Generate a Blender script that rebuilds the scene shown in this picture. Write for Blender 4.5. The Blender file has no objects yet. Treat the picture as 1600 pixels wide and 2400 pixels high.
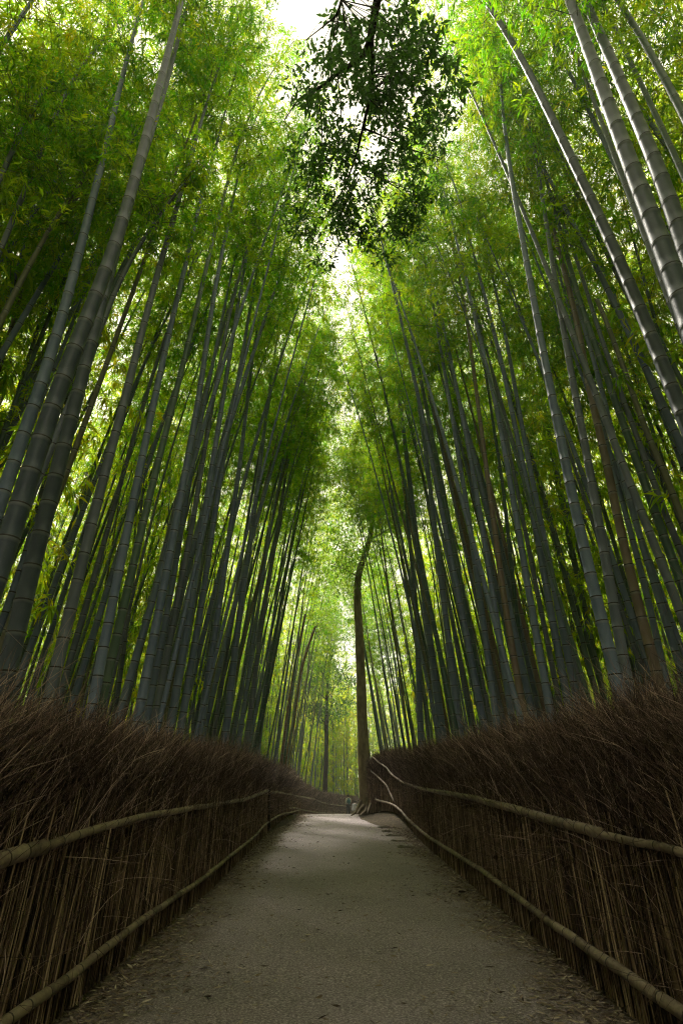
import bpy, math, random
import numpy as np
from mathutils import Vector, Matrix
random.seed(7)
RNG = np.random.default_rng(11)
R = math.radians
SC = bpy.context.scene
COL = SC.collection

# ------------------------------------------------------------------ camera
F, PITCH, EYE = 1250.0, R(28.2), 1.35
CP, SP = math.cos(PITCH), math.sin(PITCH)
cam_d = bpy.data.cameras.new('camera')
cam_d.sensor_fit = 'VERTICAL'; cam_d.sensor_height = 36; cam_d.lens = 36 * F / 2400
cam_d.clip_start = 0.05; cam_d.clip_end = 1500
cam = bpy.data.objects.new('camera', cam_d); COL.objects.link(cam)
cam.location = (0, 0, EYE); cam.rotation_euler = (math.pi / 2 + PITCH, 0, 0)
SC.camera = cam

def ray(u, v):                      # photo pixel (1600x2400) -> world direction with forward part 1
    tu, s = (u - 800) / F, (1200 - v) / F
    return np.array([tu, CP - s * SP, SP + s * CP])
def on_y(u, v, y):                  # the real point at distance y along the path seen at that pixel
    d = ray(u, v); t = y / d[1]
    return np.array([d[0] * t, y, EYE + d[2] * t])
def on_poly(u, v, poly, inset=0.0):
    d = ray(u, v)
    for (x0, y0), (x1, y1) in zip(poly[:-1], poly[1:]):
        ax, ay = x1 - x0, y1 - y0
        det = d[0] * (-ay) + d[1] * ax
        if abs(det) < 1e-9: continue
        t = (x0 * (-ay) + y0 * ax) / det
        s = (d[0] * y0 - d[1] * x0) / det
        if t > 0 and -1e-3 <= s <= 1.001:
            return np.array([d[0] * t, d[1] * t, EYE + d[2] * t])
    return None

# ------------------------------------------------------------------ terrain
GY = np.array([-40, 0, 4, 20, 24, 28, 33, 45, 56, 64, 75, 110, 400.])
GZ = np.array([-1.2, 0, .125, .62, .78, .72, .55, .12, -.12, -.25, -.2, .5, 3.])
def smooth_g(y):
    y = np.asarray(y, float)
    acc = 0
    for o in (-2, -1, 0, 1, 2): acc = acc + np.interp(y + o, GY, GZ)
    return acc / 5
def ground(x, y):
    x = np.asarray(x, float); y = np.asarray(y, float)
    z = smooth_g(y)
    m = np.exp(-(((x - 2.7) / 1.05) ** 2 + ((y - 23.2) / 2.9) ** 2)) * 1.2
    a = np.clip((np.abs(x) - 2.2) / 6, 0, 1)
    z = z + m + a * .35 + a * .12 * np.sin(x * 1.3 + y * .7) * np.cos(y * .5)
    return z
def gz(x, y): return float(ground(x, y))

# ------------------------------------------------------------------ helpers
def tag(o, label=None, cat=None, group=None, kind=None):
    if label: o['label'] = label
    if cat: o['category'] = cat
    if group: o['group'] = group
    if kind: o['kind'] = kind
    return o
def empty(name, loc, label, cat, group=None, rz=0):
    o = bpy.data.objects.new(name, None); COL.objects.link(o)
    o.location = loc; o.rotation_euler = (0, 0, rz); o.empty_display_size = .2
    return tag(o, label, cat, group)
def link(name, me, parent=None, loc=None):
    o = bpy.data.objects.new(name, me); COL.objects.link(o)
    if parent is not None: o.parent = parent
    if loc is not None: o.location = loc
    return o
def mesh_np(name, V, Fq, mats, midx=None, smooth=True, attrs=None, Ft=None):
    """V (n,3), Fq (m,4) quads, Ft (k,3) tris."""
    me = bpy.data.meshes.new(name)
    V = np.asarray(V, np.float32)
    nq = 0 if Fq is None else len(Fq); nt = 0 if Ft is None else len(Ft)
    me.vertices.add(len(V)); me.vertices.foreach_set('co', V.ravel())
    loops = []
    if nq: loops.append(np.asarray(Fq, np.int32).ravel())
    if nt: loops.append(np.asarray(Ft, np.int32).ravel())
    loops = np.concatenate(loops)
    me.loops.add(len(loops)); me.loops.foreach_set('vertex_index', loops)
    me.polygons.add(nq + nt)
    st = np.concatenate([np.arange(nq) * 4, nq * 4 + np.arange(nt) * 3]).astype(np.int32)
    me.polygons.foreach_set('loop_start', st)
    if midx is not None: me.polygons.foreach_set('material_index', np.asarray(midx, np.int32))
    me.polygons.foreach_set('use_smooth', np.full(nq + nt, smooth))
    for m in mats: me.materials.append(m)
    if attrs:
        for k, a in attrs.items():
            at = me.attributes.new(k, 'FLOAT', 'POINT'); at.data.foreach_set('value', np.asarray(a, np.float32))
    me.update(calc_edges=True)
    return me
def tubes(P, Rr, sides=3, cap=False):
    """P (n,k,3) centre lines, Rr (n,k) radii -> verts, quads, index of tube per vertex, station per vertex"""
    P = np.asarray(P, float); Rr = np.asarray(Rr, float)
    n, k, _ = P.shape
    T = np.gradient(P, axis=1)
    T /= np.linalg.norm(T, axis=2, keepdims=True) + 1e-9
    mean = P[:, -1] - P[:, 0]
    ref = np.where(np.abs(mean[:, 2:3]) > .7 * np.linalg.norm(mean, axis=1, keepdims=True), np.array([[1., 0, 0]]), np.array([[0, 0, 1.]]))
    ref = np.repeat(ref[:, None], k, 1)
    A = np.cross(T, ref); A /= np.linalg.norm(A, axis=2, keepdims=True) + 1e-9
    B = np.cross(A, T)
    ang = np.arange(sides) * 2 * math.pi / sides
    V = P[:, :, None] + Rr[:, :, None, None] * (np.cos(ang)[None, None, :, None] * A[:, :, None] + np.sin(ang)[None, None, :, None] * B[:, :, None])
    idx = np.arange(n * k * sides).reshape(n, k, sides)
    a = idx[:, :-1]; b = idx[:, 1:]
    a2 = np.roll(a, -1, 2); b2 = np.roll(b, -1, 2)
    Q = np.stack([a, a2, b2, b], -1).reshape(-1, 4)
    tid = np.repeat(np.arange(n), k * sides)
    sid = np.tile(np.repeat(np.arange(k), sides), n)
    return V.reshape(-1, 3), Q, tid, sid
class Acc:
    def __init__(s): s.V = []; s.Q = []; s.M = []; s.n = 0; s.A = []
    def add(s, V, Q, m=0, a=None):
        s.V.append(V); s.Q.append(Q + s.n); s.M.append(np.full(len(Q), m)); s.n += len(V)
        s.A.append(np.zeros(len(V)) if a is None else np.asarray(a, float))
    def mesh(s, name, mats, smooth=True, attr='tint'):
        return mesh_np(name, np.concatenate(s.V), np.concatenate(s.Q), mats, np.concatenate(s.M), smooth, {attr: np.concatenate(s.A)})
def catmull(pts, n):
    pts = np.asarray(pts, float)
    d = np.r_[0, np.cumsum(np.linalg.norm(np.diff(pts, axis=0), axis=1))]
    t = np.linspace(0, d[-1], n)
    # smooth: linear interpolation then repeated averaging
    q = np.stack([np.interp(t, d, pts[:, i]) for i in range(pts.shape[1])], 1)
    for _ in range(max(1, n // 12)):
        q[1:-1] = .25 * q[:-2] + .5 * q[1:-1] + .25 * q[2:]
    return q

# ------------------------------------------------------------------ materials
def new_mat(name):
    m = bpy.data.materials.new(name); m.use_nodes = True
    nt = m.node_tree; nt.nodes.clear()
    out = nt.nodes.new('ShaderNodeOutputMaterial')
    return m, nt, out
def N(nt, t, **kw):
    n = nt.nodes.new(t)
    for k, v in kw.items():
        if k in n.inputs.keys(): n.inputs[k].default_value = v
        else: setattr(n, k, v)
    return n
def L(nt, a, ao, b, bi): nt.links.new(a.outputs[ao], b.inputs[bi])
def ramp(nt, stops):
    r = nt.nodes.new('ShaderNodeValToRGB')
    cr = r.color_ramp
    while len(cr.elements) < len(stops): cr.elements.new(.5)
    for e, (p, c) in zip(cr.elements, stops):
        e.position = p; e.color = (*c, 1) if len(c) == 3 else c
    return r
def culm_material(name, c0, c1, powder, rough=.5, fixed=False):
    c0 = tuple(v * 1.05 for v in c0); c1 = tuple(v * 1.15 for v in c1); powder = tuple(v * 1.1 for v in powder)
    m, nt, out = new_mat(name)
    p = N(nt, 'ShaderNodeBsdfPrincipled', Roughness=rough)
    p.inputs['Specular IOR Level'].default_value = .35
    oi = N(nt, 'ShaderNodeObjectInfo')
    seg = N(nt, 'ShaderNodeAttribute', attribute_name='seg')
    nd = N(nt, 'ShaderNodeAttribute', attribute_name='node_t')
    tc = N(nt, 'ShaderNodeTexCoord')
    mp = N(nt, 'ShaderNodeMapping'); mp.inputs['Scale'].default_value = (1, 1, .25)
    L(nt, tc, 'Object', mp, 'Vector')
    n1 = N(nt, 'ShaderNodeTexNoise', Scale=9.0, Detail=5.0, Roughness=.65)
    L(nt, mp, 'Vector', n1, 'Vector')
    n2 = N(nt, 'ShaderNodeTexNoise', Scale=70.0, Detail=3.0, Roughness=.7)
    L(nt, tc, 'Object', n2, 'Vector')
    # base tone between two colours by segment and object
    ad = N(nt, 'ShaderNodeMath', operation='ADD'); L(nt, seg, 'Fac', ad, 0); L(nt, oi, 'Random', ad, 1)
    hf = N(nt, 'ShaderNodeMath', operation='MULTIPLY'); L(nt, ad, 0, hf, 0); hf.inputs[1].default_value = .55
    mx = N(nt, 'ShaderNodeMix', data_type='RGBA'); L(nt, hf, 0, mx, 0)
    mx.inputs[6].default_value = (*c0, 1); mx.inputs[7].default_value = (*c1, 1)
    # pale powder blotches
    r1 = ramp(nt, [(.42, (0, 0, 0)), (.72, (1, 1, 1))]); L(nt, n1, 'Fac', r1, 0)
    k1 = N(nt, 'ShaderNodeMath', operation='MULTIPLY'); L(nt, r1, 0, k1, 0); k1.inputs[1].default_value = .42
    m2 = N(nt, 'ShaderNodeMix', data_type='RGBA'); L(nt, k1, 0, m2, 0); L(nt, mx, 2, m2, 6); m2.inputs[7].default_value = (*powder, 1)
    # lichen specks
    r2 = ramp(nt, [(.62, (0, 0, 0)), (.70, (1, 1, 1))]); L(nt, n2, 'Fac', r2, 0)
    k2 = N(nt, 'ShaderNodeMath', operation='MULTIPLY'); L(nt, r2, 0, k2, 0); k2.inputs[1].default_value = .5
    m3 = N(nt, 'ShaderNodeMix', data_type='RGBA'); L(nt, k2, 0, m3, 0); L(nt, m2, 2, m3, 6); m3.inputs[7].default_value = (powder[0] * 1.15, powder[1] * 1.15, powder[2] * 1.05, 1)
    # pale bloom just below each node (node_t near 1), dark line at the sheath scar (node_t >= 1.5)
    r3 = ramp(nt, [(.40, (0, 0, 0)), (.5, (1, 1, 1))])
    h3 = N(nt, 'ShaderNodeMath', operation='MULTIPLY'); L(nt, nd, 'Fac', h3, 0); h3.inputs[1].default_value = .5
    L(nt, h3, 0, r3, 0)
    k3 = N(nt, 'ShaderNodeMath', operation='MULTIPLY'); L(nt, r3, 0, k3, 0); k3.inputs[1].default_value = .42
    m4 = N(nt, 'ShaderNodeMix', data_type='RGBA'); L(nt, k3, 0, m4, 0); L(nt, m3, 2, m4, 6); m4.inputs[7].default_value = (.26, .28, .28, 1)
    gt = N(nt, 'ShaderNodeMath', operation='GREATER_THAN'); L(nt, nd, 'Fac', gt, 0); gt.inputs[1].default_value = 1.3
    m5 = N(nt, 'ShaderNodeMix', data_type='RGBA'); L(nt, gt, 0, m5, 0); L(nt, m4, 2, m5, 6); m5.inputs[7].default_value = (.018, .015, .011, 1)
    L(nt, m5, 2, p, 'Base Color')
    b = N(nt, 'ShaderNodeBump', Strength=.25, Distance=.004); L(nt, n2, 'Fac', b, 'Height'); L(nt, b, 0, p, 'Normal')
    L(nt, p, 0, out, 0)
    return m
MC = {
 'blue-grey': culm_material('culm_blue_grey', (.062, .090, .142), (.098, .130, .188), (.180, .215, .270)),
 'shaded_slate': culm_material('culm_shaded_slate', (.028, .040, .058), (.040, .053, .073), (.075, .090, .110)),  # darker blue-grey: shade of the underlit near culms painted into the colour
 'green': culm_material('culm_green', (.040, .080, .060), (.066, .108, .078), (.14, .17, .145)),
 'dark green': culm_material('culm_dark_green', (.022, .055, .042), (.038, .075, .056), (.095, .125, .105)),
 'tan': culm_material('culm_tan', (.105, .078, .056), (.145, .105, .074), (.180, .160, .135)),
 'olive': culm_material('culm_olive', (.070, .075, .038), (.100, .098, .050), (.150, .150, .110)),
 'grey': culm_material('culm_grey', (.064, .080, .106), (.092, .106, .134), (.160, .180, .205)),
 'dead brown': culm_material('culm_dead_brown', (.070, .036, .020), (.10, .055, .03), (.14, .09, .06)),
}
def leaf_material(name, ca, cb, ta, tb, trans=.5, gloss=.35, rough=.45):
    m, nt, out = new_mat(name)
    at = N(nt, 'ShaderNodeAttribute', attribute_name='tint')
    oi = N(nt, 'ShaderNodeObjectInfo')
    sc = N(nt, 'ShaderNodeMath', operation='MULTIPLY_ADD'); L(nt, oi, 'Random', sc, 0); sc.inputs[1].default_value = .5; sc.inputs[2].default_value = -.25
    ad = N(nt, 'ShaderNodeMath', operation='ADD', use_clamp=True); L(nt, at, 'Fac', ad, 0); L(nt, sc, 0, ad, 1)
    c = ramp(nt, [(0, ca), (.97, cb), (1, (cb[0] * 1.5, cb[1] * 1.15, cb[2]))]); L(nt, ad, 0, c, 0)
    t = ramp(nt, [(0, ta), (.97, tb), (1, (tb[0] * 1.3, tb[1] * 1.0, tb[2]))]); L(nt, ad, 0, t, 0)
    p = N(nt, 'ShaderNodeBsdfPrincipled', Roughness=rough); p.inputs['Specular IOR Level'].default_value = gloss
    L(nt, c, 0, p, 'Base Color')
    tr = N(nt, 'ShaderNodeBsdfTranslucent'); L(nt, t, 0, tr, 'Color')
    mx = N(nt, 'ShaderNodeMixShader'); mx.inputs[0].default_value = trans
    L(nt, p, 0, mx, 1); L(nt, tr, 0, mx, 2); L(nt, mx, 0, out, 0)
    return m
M_LEAF = leaf_material('bamboo_leaf', (.026, .095, .008), (.080, .140, .008), (.17, .52, .008), (.66, .78, .010), .62, .2)
M_BROAD = leaf_material('evergreen_leaf', (.022, .050, .020), (.045, .085, .024), (.08, .22, .03), (.18, .36, .04), .42, .4, .4)
M_MAPLE = leaf_material('pale_tree_leaf', (.05, .10, .02), (.10, .13, .02), (.25, .5, .04), (.6, .75, .06), .55)
def simple_noise(name, stops, scale, rough=.8, bump=.3, bscale=None, dist=.01, attr=None, stretch=(1, 1, 1), detail=6):
    m, nt, out = new_mat(name)
    tc = N(nt, 'ShaderNodeTexCoord'); mp = N(nt, 'ShaderNodeMapping'); mp.inputs['Scale'].default_value = stretch
    L(nt, tc, 'Object', mp, 'Vector')
    n = N(nt, 'ShaderNodeTexNoise', Scale=scale, Detail=float(detail), Roughness=.65); L(nt, mp, 'Vector', n, 'Vector')
    p = N(nt, 'ShaderNodeBsdfPrincipled', Roughness=rough); p.inputs['Specular IOR Level'].default_value = .25
    r = ramp(nt, stops)
    if attr:
        a = N(nt, 'ShaderNodeAttribute', attribute_name=attr)
        q = N(nt, 'ShaderNodeMath', operation='MULTIPLY_ADD'); L(nt, n, 'Fac', q, 0); q.inputs[1].default_value = .35; L(nt, a, 'Fac', q, 2)
        s = N(nt, 'ShaderNodeMath', operation='SUBTRACT'); L(nt, q, 0, s, 0); s.inputs[1].default_value = .17
        L(nt, s, 0, r, 0)
    else: L(nt, n, 'Fac', r, 0)
    L(nt, r, 0, p, 'Base Color')
    nb = N(nt, 'ShaderNodeTexNoise', Scale=float(bscale or scale * 3), Detail=5.0); L(nt, mp, 'Vector', nb, 'Vector')
    b = N(nt, 'ShaderNodeBump', Strength=bump, Distance=dist); L(nt, nb, 'Fac', b, 'Height'); L(nt, b, 0, p, 'Normal')
    L(nt, p, 0, out, 0)
    return m
M_TWIG = simple_noise('brush_twig', [(0, (.011, .007, .006)), (.3, (.054, .033, .025)), (.60, (.165, .104, .080)), (1, (.58, .43, .35))], 6, .75, .2, 60, .002, 'tint')
M_STICK = simple_noise('fence_stick', [(0, (.012, .008, .005)), (.35, (.055, .035, .022)), (.65, (.20, .135, .080)), (1, (.50, .37, .24))], 8, .7, .2, 60, .002, 'tint')
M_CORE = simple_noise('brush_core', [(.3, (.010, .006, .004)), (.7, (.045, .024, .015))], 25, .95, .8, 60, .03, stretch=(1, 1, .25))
M_BRANCH = simple_noise('bamboo_branch', [(0, (.05, .07, .03)), (1, (.13, .12, .06))], 5, .6, .1)
M_BARK = simple_noise('tree_bark', [(.28, (.07, .055, .035)), (.5, (.20, .16, .095)), (.75, (.34, .29, .18))], 6, .9, .8, 22, .02, stretch=(1, 1, .35))
M_DARKBARK = simple_noise('dark_bark', [(.3, (.018, .014, .012)), (.75, (.055, .045, .04))], 8, .85, .6, 30, .01)
M_ROOT = simple_noise('root_bark', [(.25, (.05, .035, .022)), (.5, (.12, .09, .055)), (.8, (.09, .10, .04))], 5, .9, .8, 25, .02)
M_LITTER = simple_noise('dry_leaf', [(0, (.05, .035, .025)), (.5, (.22, .165, .12)), (1, (.52, .45, .36))], 20, .8, .2, 60, .002, 'tint')
M_DRYLEAF = simple_noise('dark_dry_leaf', [(.3, (.02, .014, .010)), (.8, (.05, .035, .022))], 30, .7, .3)
M_STONE = simple_noise('edging_stone', [(.3, (.10, .09, .07)), (.7, (.22, .20, .16))], 9, .85, .6, 40, .01)

def rail_mat():
    m, nt, out = new_mat('weathered_bamboo_rail')
    nd = N(nt, 'ShaderNodeAttribute', attribute_name='node_t'); sg = N(nt, 'ShaderNodeAttribute', attribute_name='seg')
    tc = N(nt, 'ShaderNodeTexCoord')
    n1 = N(nt, 'ShaderNodeTexNoise', Scale=14.0, Detail=8.0, Roughness=.75); L(nt, tc, 'Object', n1, 'Vector')
    r = ramp(nt, [(.25, (.050, .034, .024)), (.42, (.15, .112, .078)), (.72, (.30, .235, .17))])
    ad = N(nt, 'ShaderNodeMath', operation='MULTIPLY_ADD'); L(nt, sg, 'Fac', ad, 0); ad.inputs[1].default_value = .35; L(nt, n1, 'Fac', ad, 2)
    sb = N(nt, 'ShaderNodeMath', operation='SUBTRACT'); L(nt, ad, 0, sb, 0); sb.inputs[1].default_value = .15
    L(nt, sb, 0, r, 0)
    gt = N(nt, 'ShaderNodeMath', operation='GREATER_THAN'); L(nt, nd, 'Fac', gt, 0); gt.inputs[1].default_value = 1.3
    mx = N(nt, 'ShaderNodeMix', data_type='RGBA'); L(nt, gt, 0, mx, 0); L(nt, r, 0, mx, 6); mx.inputs[7].default_value = (.03, .02, .014, 1)
    p = N(nt, 'ShaderNodeBsdfPrincipled', Roughness=.55); p.inputs['Specular IOR Level'].default_value = .3
    L(nt, mx, 2, p, 'Base Color')
    n2 = N(nt, 'ShaderNodeTexNoise', Scale=90.0, Detail=4.0); L(nt, tc, 'Object', n2, 'Vector')
    b = N(nt, 'ShaderNodeBump', Strength=.35, Distance=.004); L(nt, n2, 'Fac', b, 'Height'); L(nt, b, 0, p, 'Normal')
    L(nt, p, 0, out, 0)
    return m
M_RAIL = rail_mat()

def asphalt():
    m, nt, out = new_mat('worn_asphalt')
    tc = N(nt, 'ShaderNodeTexCoord')
    fine = N(nt, 'ShaderNodeTexNoise', Scale=58.0, Detail=5.0, Roughness=.85); L(nt, tc, 'Object', fine, 'Vector')
    vor = N(nt, 'ShaderNodeTexVoronoi', Scale=110.0); L(nt, tc, 'Object', vor, 'Vector')
    big = N(nt, 'ShaderNodeTexNoise', Scale=.9, Detail=6.0, Roughness=.6); L(nt, tc, 'Object', big, 'Vector')
    r = ramp(nt, [(.34, (.030, .026, .030)), (.47, (.126, .113, .124)), (.57, (.228, .207, .224)), (.68, (.50, .46, .485))]); L(nt, fine, 'Fac', r, 0)
    rb = ramp(nt, [(.3, (1.25, 1.18, 1.12)), (.7, (1.72, 1.56, 1.54))]); L(nt, big, 'Fac', rb, 0)
    mul = N(nt, 'ShaderNodeMix', data_type='RGBA', blend_type='MULTIPLY'); mul.inputs[0].default_value = 1; L(nt, r, 0, mul, 6); L(nt, rb, 0, mul, 7)
    # soil trodden over the asphalt margins
    sep = N(nt, 'ShaderNodeAttribute', attribute_name='edge')
    en = N(nt, 'ShaderNodeTexNoise', Scale=3.5, Detail=8.0, Roughness=.7); L(nt, tc, 'Object', en, 'Vector')
    ea = N(nt, 'ShaderNodeMath', operation='MULTIPLY_ADD'); L(nt, en, 'Fac', ea, 0); ea.inputs[1].default_value = .9; L(nt, sep, 'Fac', ea, 2)
    er = ramp(nt, [(.95, (0, 0, 0)), (1.0, (1, 1, 1))])
    e2 = N(nt, 'ShaderNodeMapRange'); L(nt, ea, 0, e2, 0); e2.inputs[1].default_value = 1.10; e2.inputs[2].default_value = 1.46
    soil = ramp(nt, [(.3, (.045, .030, .020)), (.52, (.13, .092, .062)), (.7, (.26, .20, .14))]); L(nt, fine, 'Fac', soil, 0)
    mx = N(nt, 'ShaderNodeMix', data_type='RGBA'); L(nt, e2, 0, mx, 0); L(nt, mul, 2, mx, 6); L(nt, soil, 0, mx, 7)
    p = N(nt, 'ShaderNodeBsdfPrincipled', Roughness=.75); p.inputs['Specular IOR Level'].default_value = .35
    L(nt, mx, 2, p, 'Base Color')
    b = N(nt, 'ShaderNodeBump', Strength=.9, Distance=.012); L(nt, fine, 'Fac', b, 'Height')
    b2 = N(nt, 'ShaderNodeBump', Strength=.5, Distance=.008); L(nt, vor, 'Distance', b2, 'Height'); L(nt, b, 0, b2, 'Normal')
    L(nt, b2, 0, p, 'Normal'); L(nt, p, 0, out, 0)
    return m
M_ASPHALT = asphalt()
M_SOIL = simple_noise('forest_soil', [(.35, (.012, .010, .005)), (.52, (.050, .036, .020)), (.66, (.11, .08, .045))], 12, .95, .8, 50, .03)

# ------------------------------------------------------------------ fences lines
PL = [(-1.70, -4), (-1.78, 3.7), (-1.80, 6), (-1.76, 8.5), (-2.05, 17.7), (-2.08, 21), (-2.2, 28), (-2.2, 35), (-1.6, 45), (0, 56), (1.8, 64), (5, 72)]
PR = [(1.82, -4), (1.86, 3.8), (1.82, 6), (1.87, 13.7), (2.03, 18.9), (1.90, 20.3), (1.52, 21.7), (1.12, 22.9), (1.05, 23.4)]

# ------------------------------------------------------------------ ground and path
def sheet(name, xs, ys, zfun, mat, attrs=None, xf=None):
    X, Y = np.meshgrid(xs, ys)
    if xf is not None: X = xf(X, Y)
    Z = zfun(X, Y)
    V = np.stack([X, Y, Z], -1).reshape(-1, 3)
    ny, nx = X.shape
    i = np.arange(ny * nx).reshape(ny, nx)
    Q = np.stack([i[:-1, :-1], i[:-1, 1:], i[1:, 1:], i[1:, :-1]], -1).reshape(-1, 4)
    at = {k: f(X, Y).ravel() for k, f in (attrs or {}).items()}
    return link(name, mesh_np(name, V, Q, [mat], None, True, at))
gx = np.unique(np.r_[np.linspace(-6, 6, 61), np.linspace(-30, 30, 31), np.linspace(-400, 400, 21)])
gy = np.unique(np.r_[np.linspace(-10, 80, 181), np.linspace(-60, 120, 37), np.linspace(-200, 600, 21)])
tag(sheet('ground', gx, gy, lambda x, y: ground(x, y) - .035, M_SOIL), 'brown earth under the bamboo', kind='structure')
def centre(y): return np.interp(y, [-10, 20, 30, 45, 56, 66, 76], [0.05, -.05, -.45, .3, 2.0, 5.0, 9.0])
def halfw(y): return np.interp(y, [-10, 17, 22, 26, 80], [1.95, 1.95, 1.5, 1.55, 1.7])
py = np.linspace(-8, 76, 240); pu = np.linspace(-1, 1, 41)
def path_x(u, y): return centre(y) + u * halfw(y)
def path_z(X, Y):
    c = centre(Y); t = np.clip(np.abs(X - c) / halfw(Y), 0, 1)
    return smooth_g(Y) + .02 * (1 - t ** 2) - .02 + .004 * np.sin(3 * Y + 2 * X) * t
tag(sheet('path', pu, py, path_z, M_ASPHALT, {'edge': lambda x, y: np.abs(x - centre(y)) / halfw(y)}, path_x), 'grey brown asphalt path through the bamboo', kind='structure')

# ------------------------------------------------------------------ leaves
def leaf_quads(C, D, Ln, W, rng, droop=.25):
    """C base points, D unit directions, Ln lengths, W widths -> verts quads"""
    n = len(C)
    up = np.array([0, 0, 1.0]) + rng.normal(0, .45, (n, 3))
    S = np.cross(D, up); S /= np.linalg.norm(S, axis=1, keepdims=True) + 1e-9
    Nn = np.cross(S, D)
    mid = C + D * (Ln * .42)[:, None] + Nn * (Ln * .03)[:, None]
    a = mid + S * (W * .5)[:, None]; b = mid - S * (W * .5)[:, None]
    tip = C + D * Ln[:, None] - np.array([0, 0, 1.0]) * (Ln * droop)[:, None]
    V = np.stack([C, a, tip, b], 1).reshape(-1, 3)
    Q = np.arange(4 * n).reshape(n, 4)
    return V, Q
def unit(a): return a / (np.linalg.norm(a, axis=-1, keepdims=True) + 1e-9)
def crown_arrays(axis, h0, rng, nbr=64, ncl=9, nlf=8, blen=1.5, lsz=1.0, side=None, keep=None, step=None):
    """axis: function h-> point (array in); crown of drooping leafy branches from height h0 to the tip (h=1)."""
    hs = h0 + (1 - h0) * (np.arange(nbr) + rng.random(nbr)) / nbr
    B = axis(hs)
    f = (hs - h0) / (1 - h0)
    Lb = blen * (np.clip(.55 + 1.2 * f, 0, 1.15) * (1.05 - f) ** .5 + .12) * rng.uniform(.6, 1.25, nbr)
    az = rng.uniform(0, 2 * math.pi, nbr)
    el = rng.uniform(.3, .95, nbr)
    D = np.stack([np.cos(az) * np.cos(el), np.sin(az) * np.cos(el), np.sin(el)], 1)
    k = 5
    t = np.linspace(0, 1, k)
    P = B[:, None] + D[:, None] * (Lb[:, None] * t[None])[..., None]
    P[..., 2] -= (Lb[:, None] * .55) * t[None] ** 2
    Rr = (.007 * (1 - .8 * t))[None] * np.clip(Lb / 1.3, .4, 1)[:, None]
    Vt, Qt, _, _ = tubes(P, Rr, 3)
    # leaf clusters on side twigs
    tt = rng.uniform(.18, 1.05, (nbr, ncl))
    CB = B[:, None] + D[:, None] * (Lb[:, None] * tt)[..., None]
    CB[..., 2] -= (Lb[:, None] * .55) * tt ** 2
    off = unit(rng.normal(0, 1, (nbr, ncl, 3))) * (rng.uniform(.03, .42, (nbr, ncl, 1)))
    off[..., 2] = off[..., 2] * .55 - .06
    CC = (CB + off).reshape(-1, 3)
    if keep is not None:
        kk = keep(CC); CC = CC[kk]; CBf = CB.reshape(-1, 3)[kk]; of = off.reshape(-1, 3)[kk]
    else: CBf = CB.reshape(-1, 3); of = off.reshape(-1, 3)
    nc = len(CC)
    if nc:   # side twigs
        P2 = np.stack([CBf, CBf + of * .5 + np.array([0, 0, .03]), CC], 1)
        V2, Q2, _, _ = tubes(P2, np.tile([.0028, .002, .0012], (nc, 1)), 3)
    ctint = rng.uniform(0, 1, nc) ** 1.1 * .82
    dirs = unit(of + np.array([0, 0, -.05]))
    base = np.repeat(CC, nlf, 0) + rng.normal(0, .035, (nc * nlf, 3))
    Dl = unit(np.repeat(dirs, nlf, 0) * .7 + rng.normal(0, .6, (nc * nlf, 3)) + np.array([0, 0, -.22]))
    Ln = rng.uniform(.075, .15, nc * nlf) * lsz; W = Ln * rng.uniform(.15, .22, nc * nlf)
    Vl, Ql = leaf_quads(base, Dl, Ln, W, rng)
    tint = np.repeat(np.clip(np.repeat(ctint, nlf) + rng.normal(0, .12, nc * nlf) + (rng.random(nc * nlf) > .985) * .6, 0, 1), 4)
    return Vl, Ql, tint, (Vt, Qt), (V2, Q2) if nc else None
def crown_mesh(name, *a, **k):
    Vl, Ql, tint, tw, tw2 = crown_arrays(*a, **k)
    ac = Acc(); ac.add(Vl, Ql, 0, tint); ac.add(tw[0], tw[1], 1)
    if tw2 is not None: ac.add(tw2[0], tw2[1], 1)
    return ac.mesh(name, [M_LEAF, M_BRANCH], smooth=False)

# ------------------------------------------------------------------ culm with nodes
def culm_arrays(axis, height, r0, rng, sides=12, rtip=.12, gap0=.24, gap1=.42, hstart=0.0, stop=1.0, detail=True):
    hs = [0.0]; z = 0.0
    while z < height:
        f = z / height
        g = (gap0 + (gap1 - gap0) * min(1, f * 2.2)) * rng.uniform(.9, 1.1)
        if f > .8: g *= .8
        z += g; hs.append(z)
    hs = np.array(hs) / hs[-1] * stop
    ring_h = []; ring_r = []; nt_ = []; sg = []
    H = height
    for i in range(len(hs) - 1):
        a, b = hs[i], hs[i + 1]
        s = rng.random()
        ra = r0 * (1 - (1 - rtip) * a ** 1.15); rb = r0 * (1 - (1 - rtip) * b ** 1.15)
        e = min(.012, .12 * (b - a) * H) / H
        if detail:
            rows = [(a + e * .9, ra * .985, 0, s), (a + (b - a) * .35, ra * .5 + rb * .5, .2, s), (b - (b - a) * .16, rb, .75, s), (b - e * 1.6, rb, 1, s),
                    (b - e * .9, rb * 1.075, 1, s), (b - e * .45, rb * 1.02, 2, s), (b + e * .15, rb * 1.085, 2, s)]
        else:
            rows = [(a + e, ra, 0, s), (b - e * 1.6, rb, .9, s), (b - e, rb * 1.07, 2, s), (b + e * .3, rb * 1.05, 2, s)]
        for q in rows: ring_h.append(q[0]); ring_r.append(q[1]); nt_.append(q[2]); sg.append(q[3])
    ring_h = np.array(ring_h); P = axis(np.minimum(ring_h, stop))[None]
    V, Q, t, s = tubes(P, np.array(ring_r)[None], sides)
    return V, Q, np.array(nt_)[s], np.array(sg)[s]
def culm_mesh(name, mat, *a, **k):
    V, Q, n_, s_ = culm_arrays(*a, **k)
    # cap
    return mesh_np(name, V, Q, [mat], None, True, {'node_t': n_, 'seg': s_})

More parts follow.
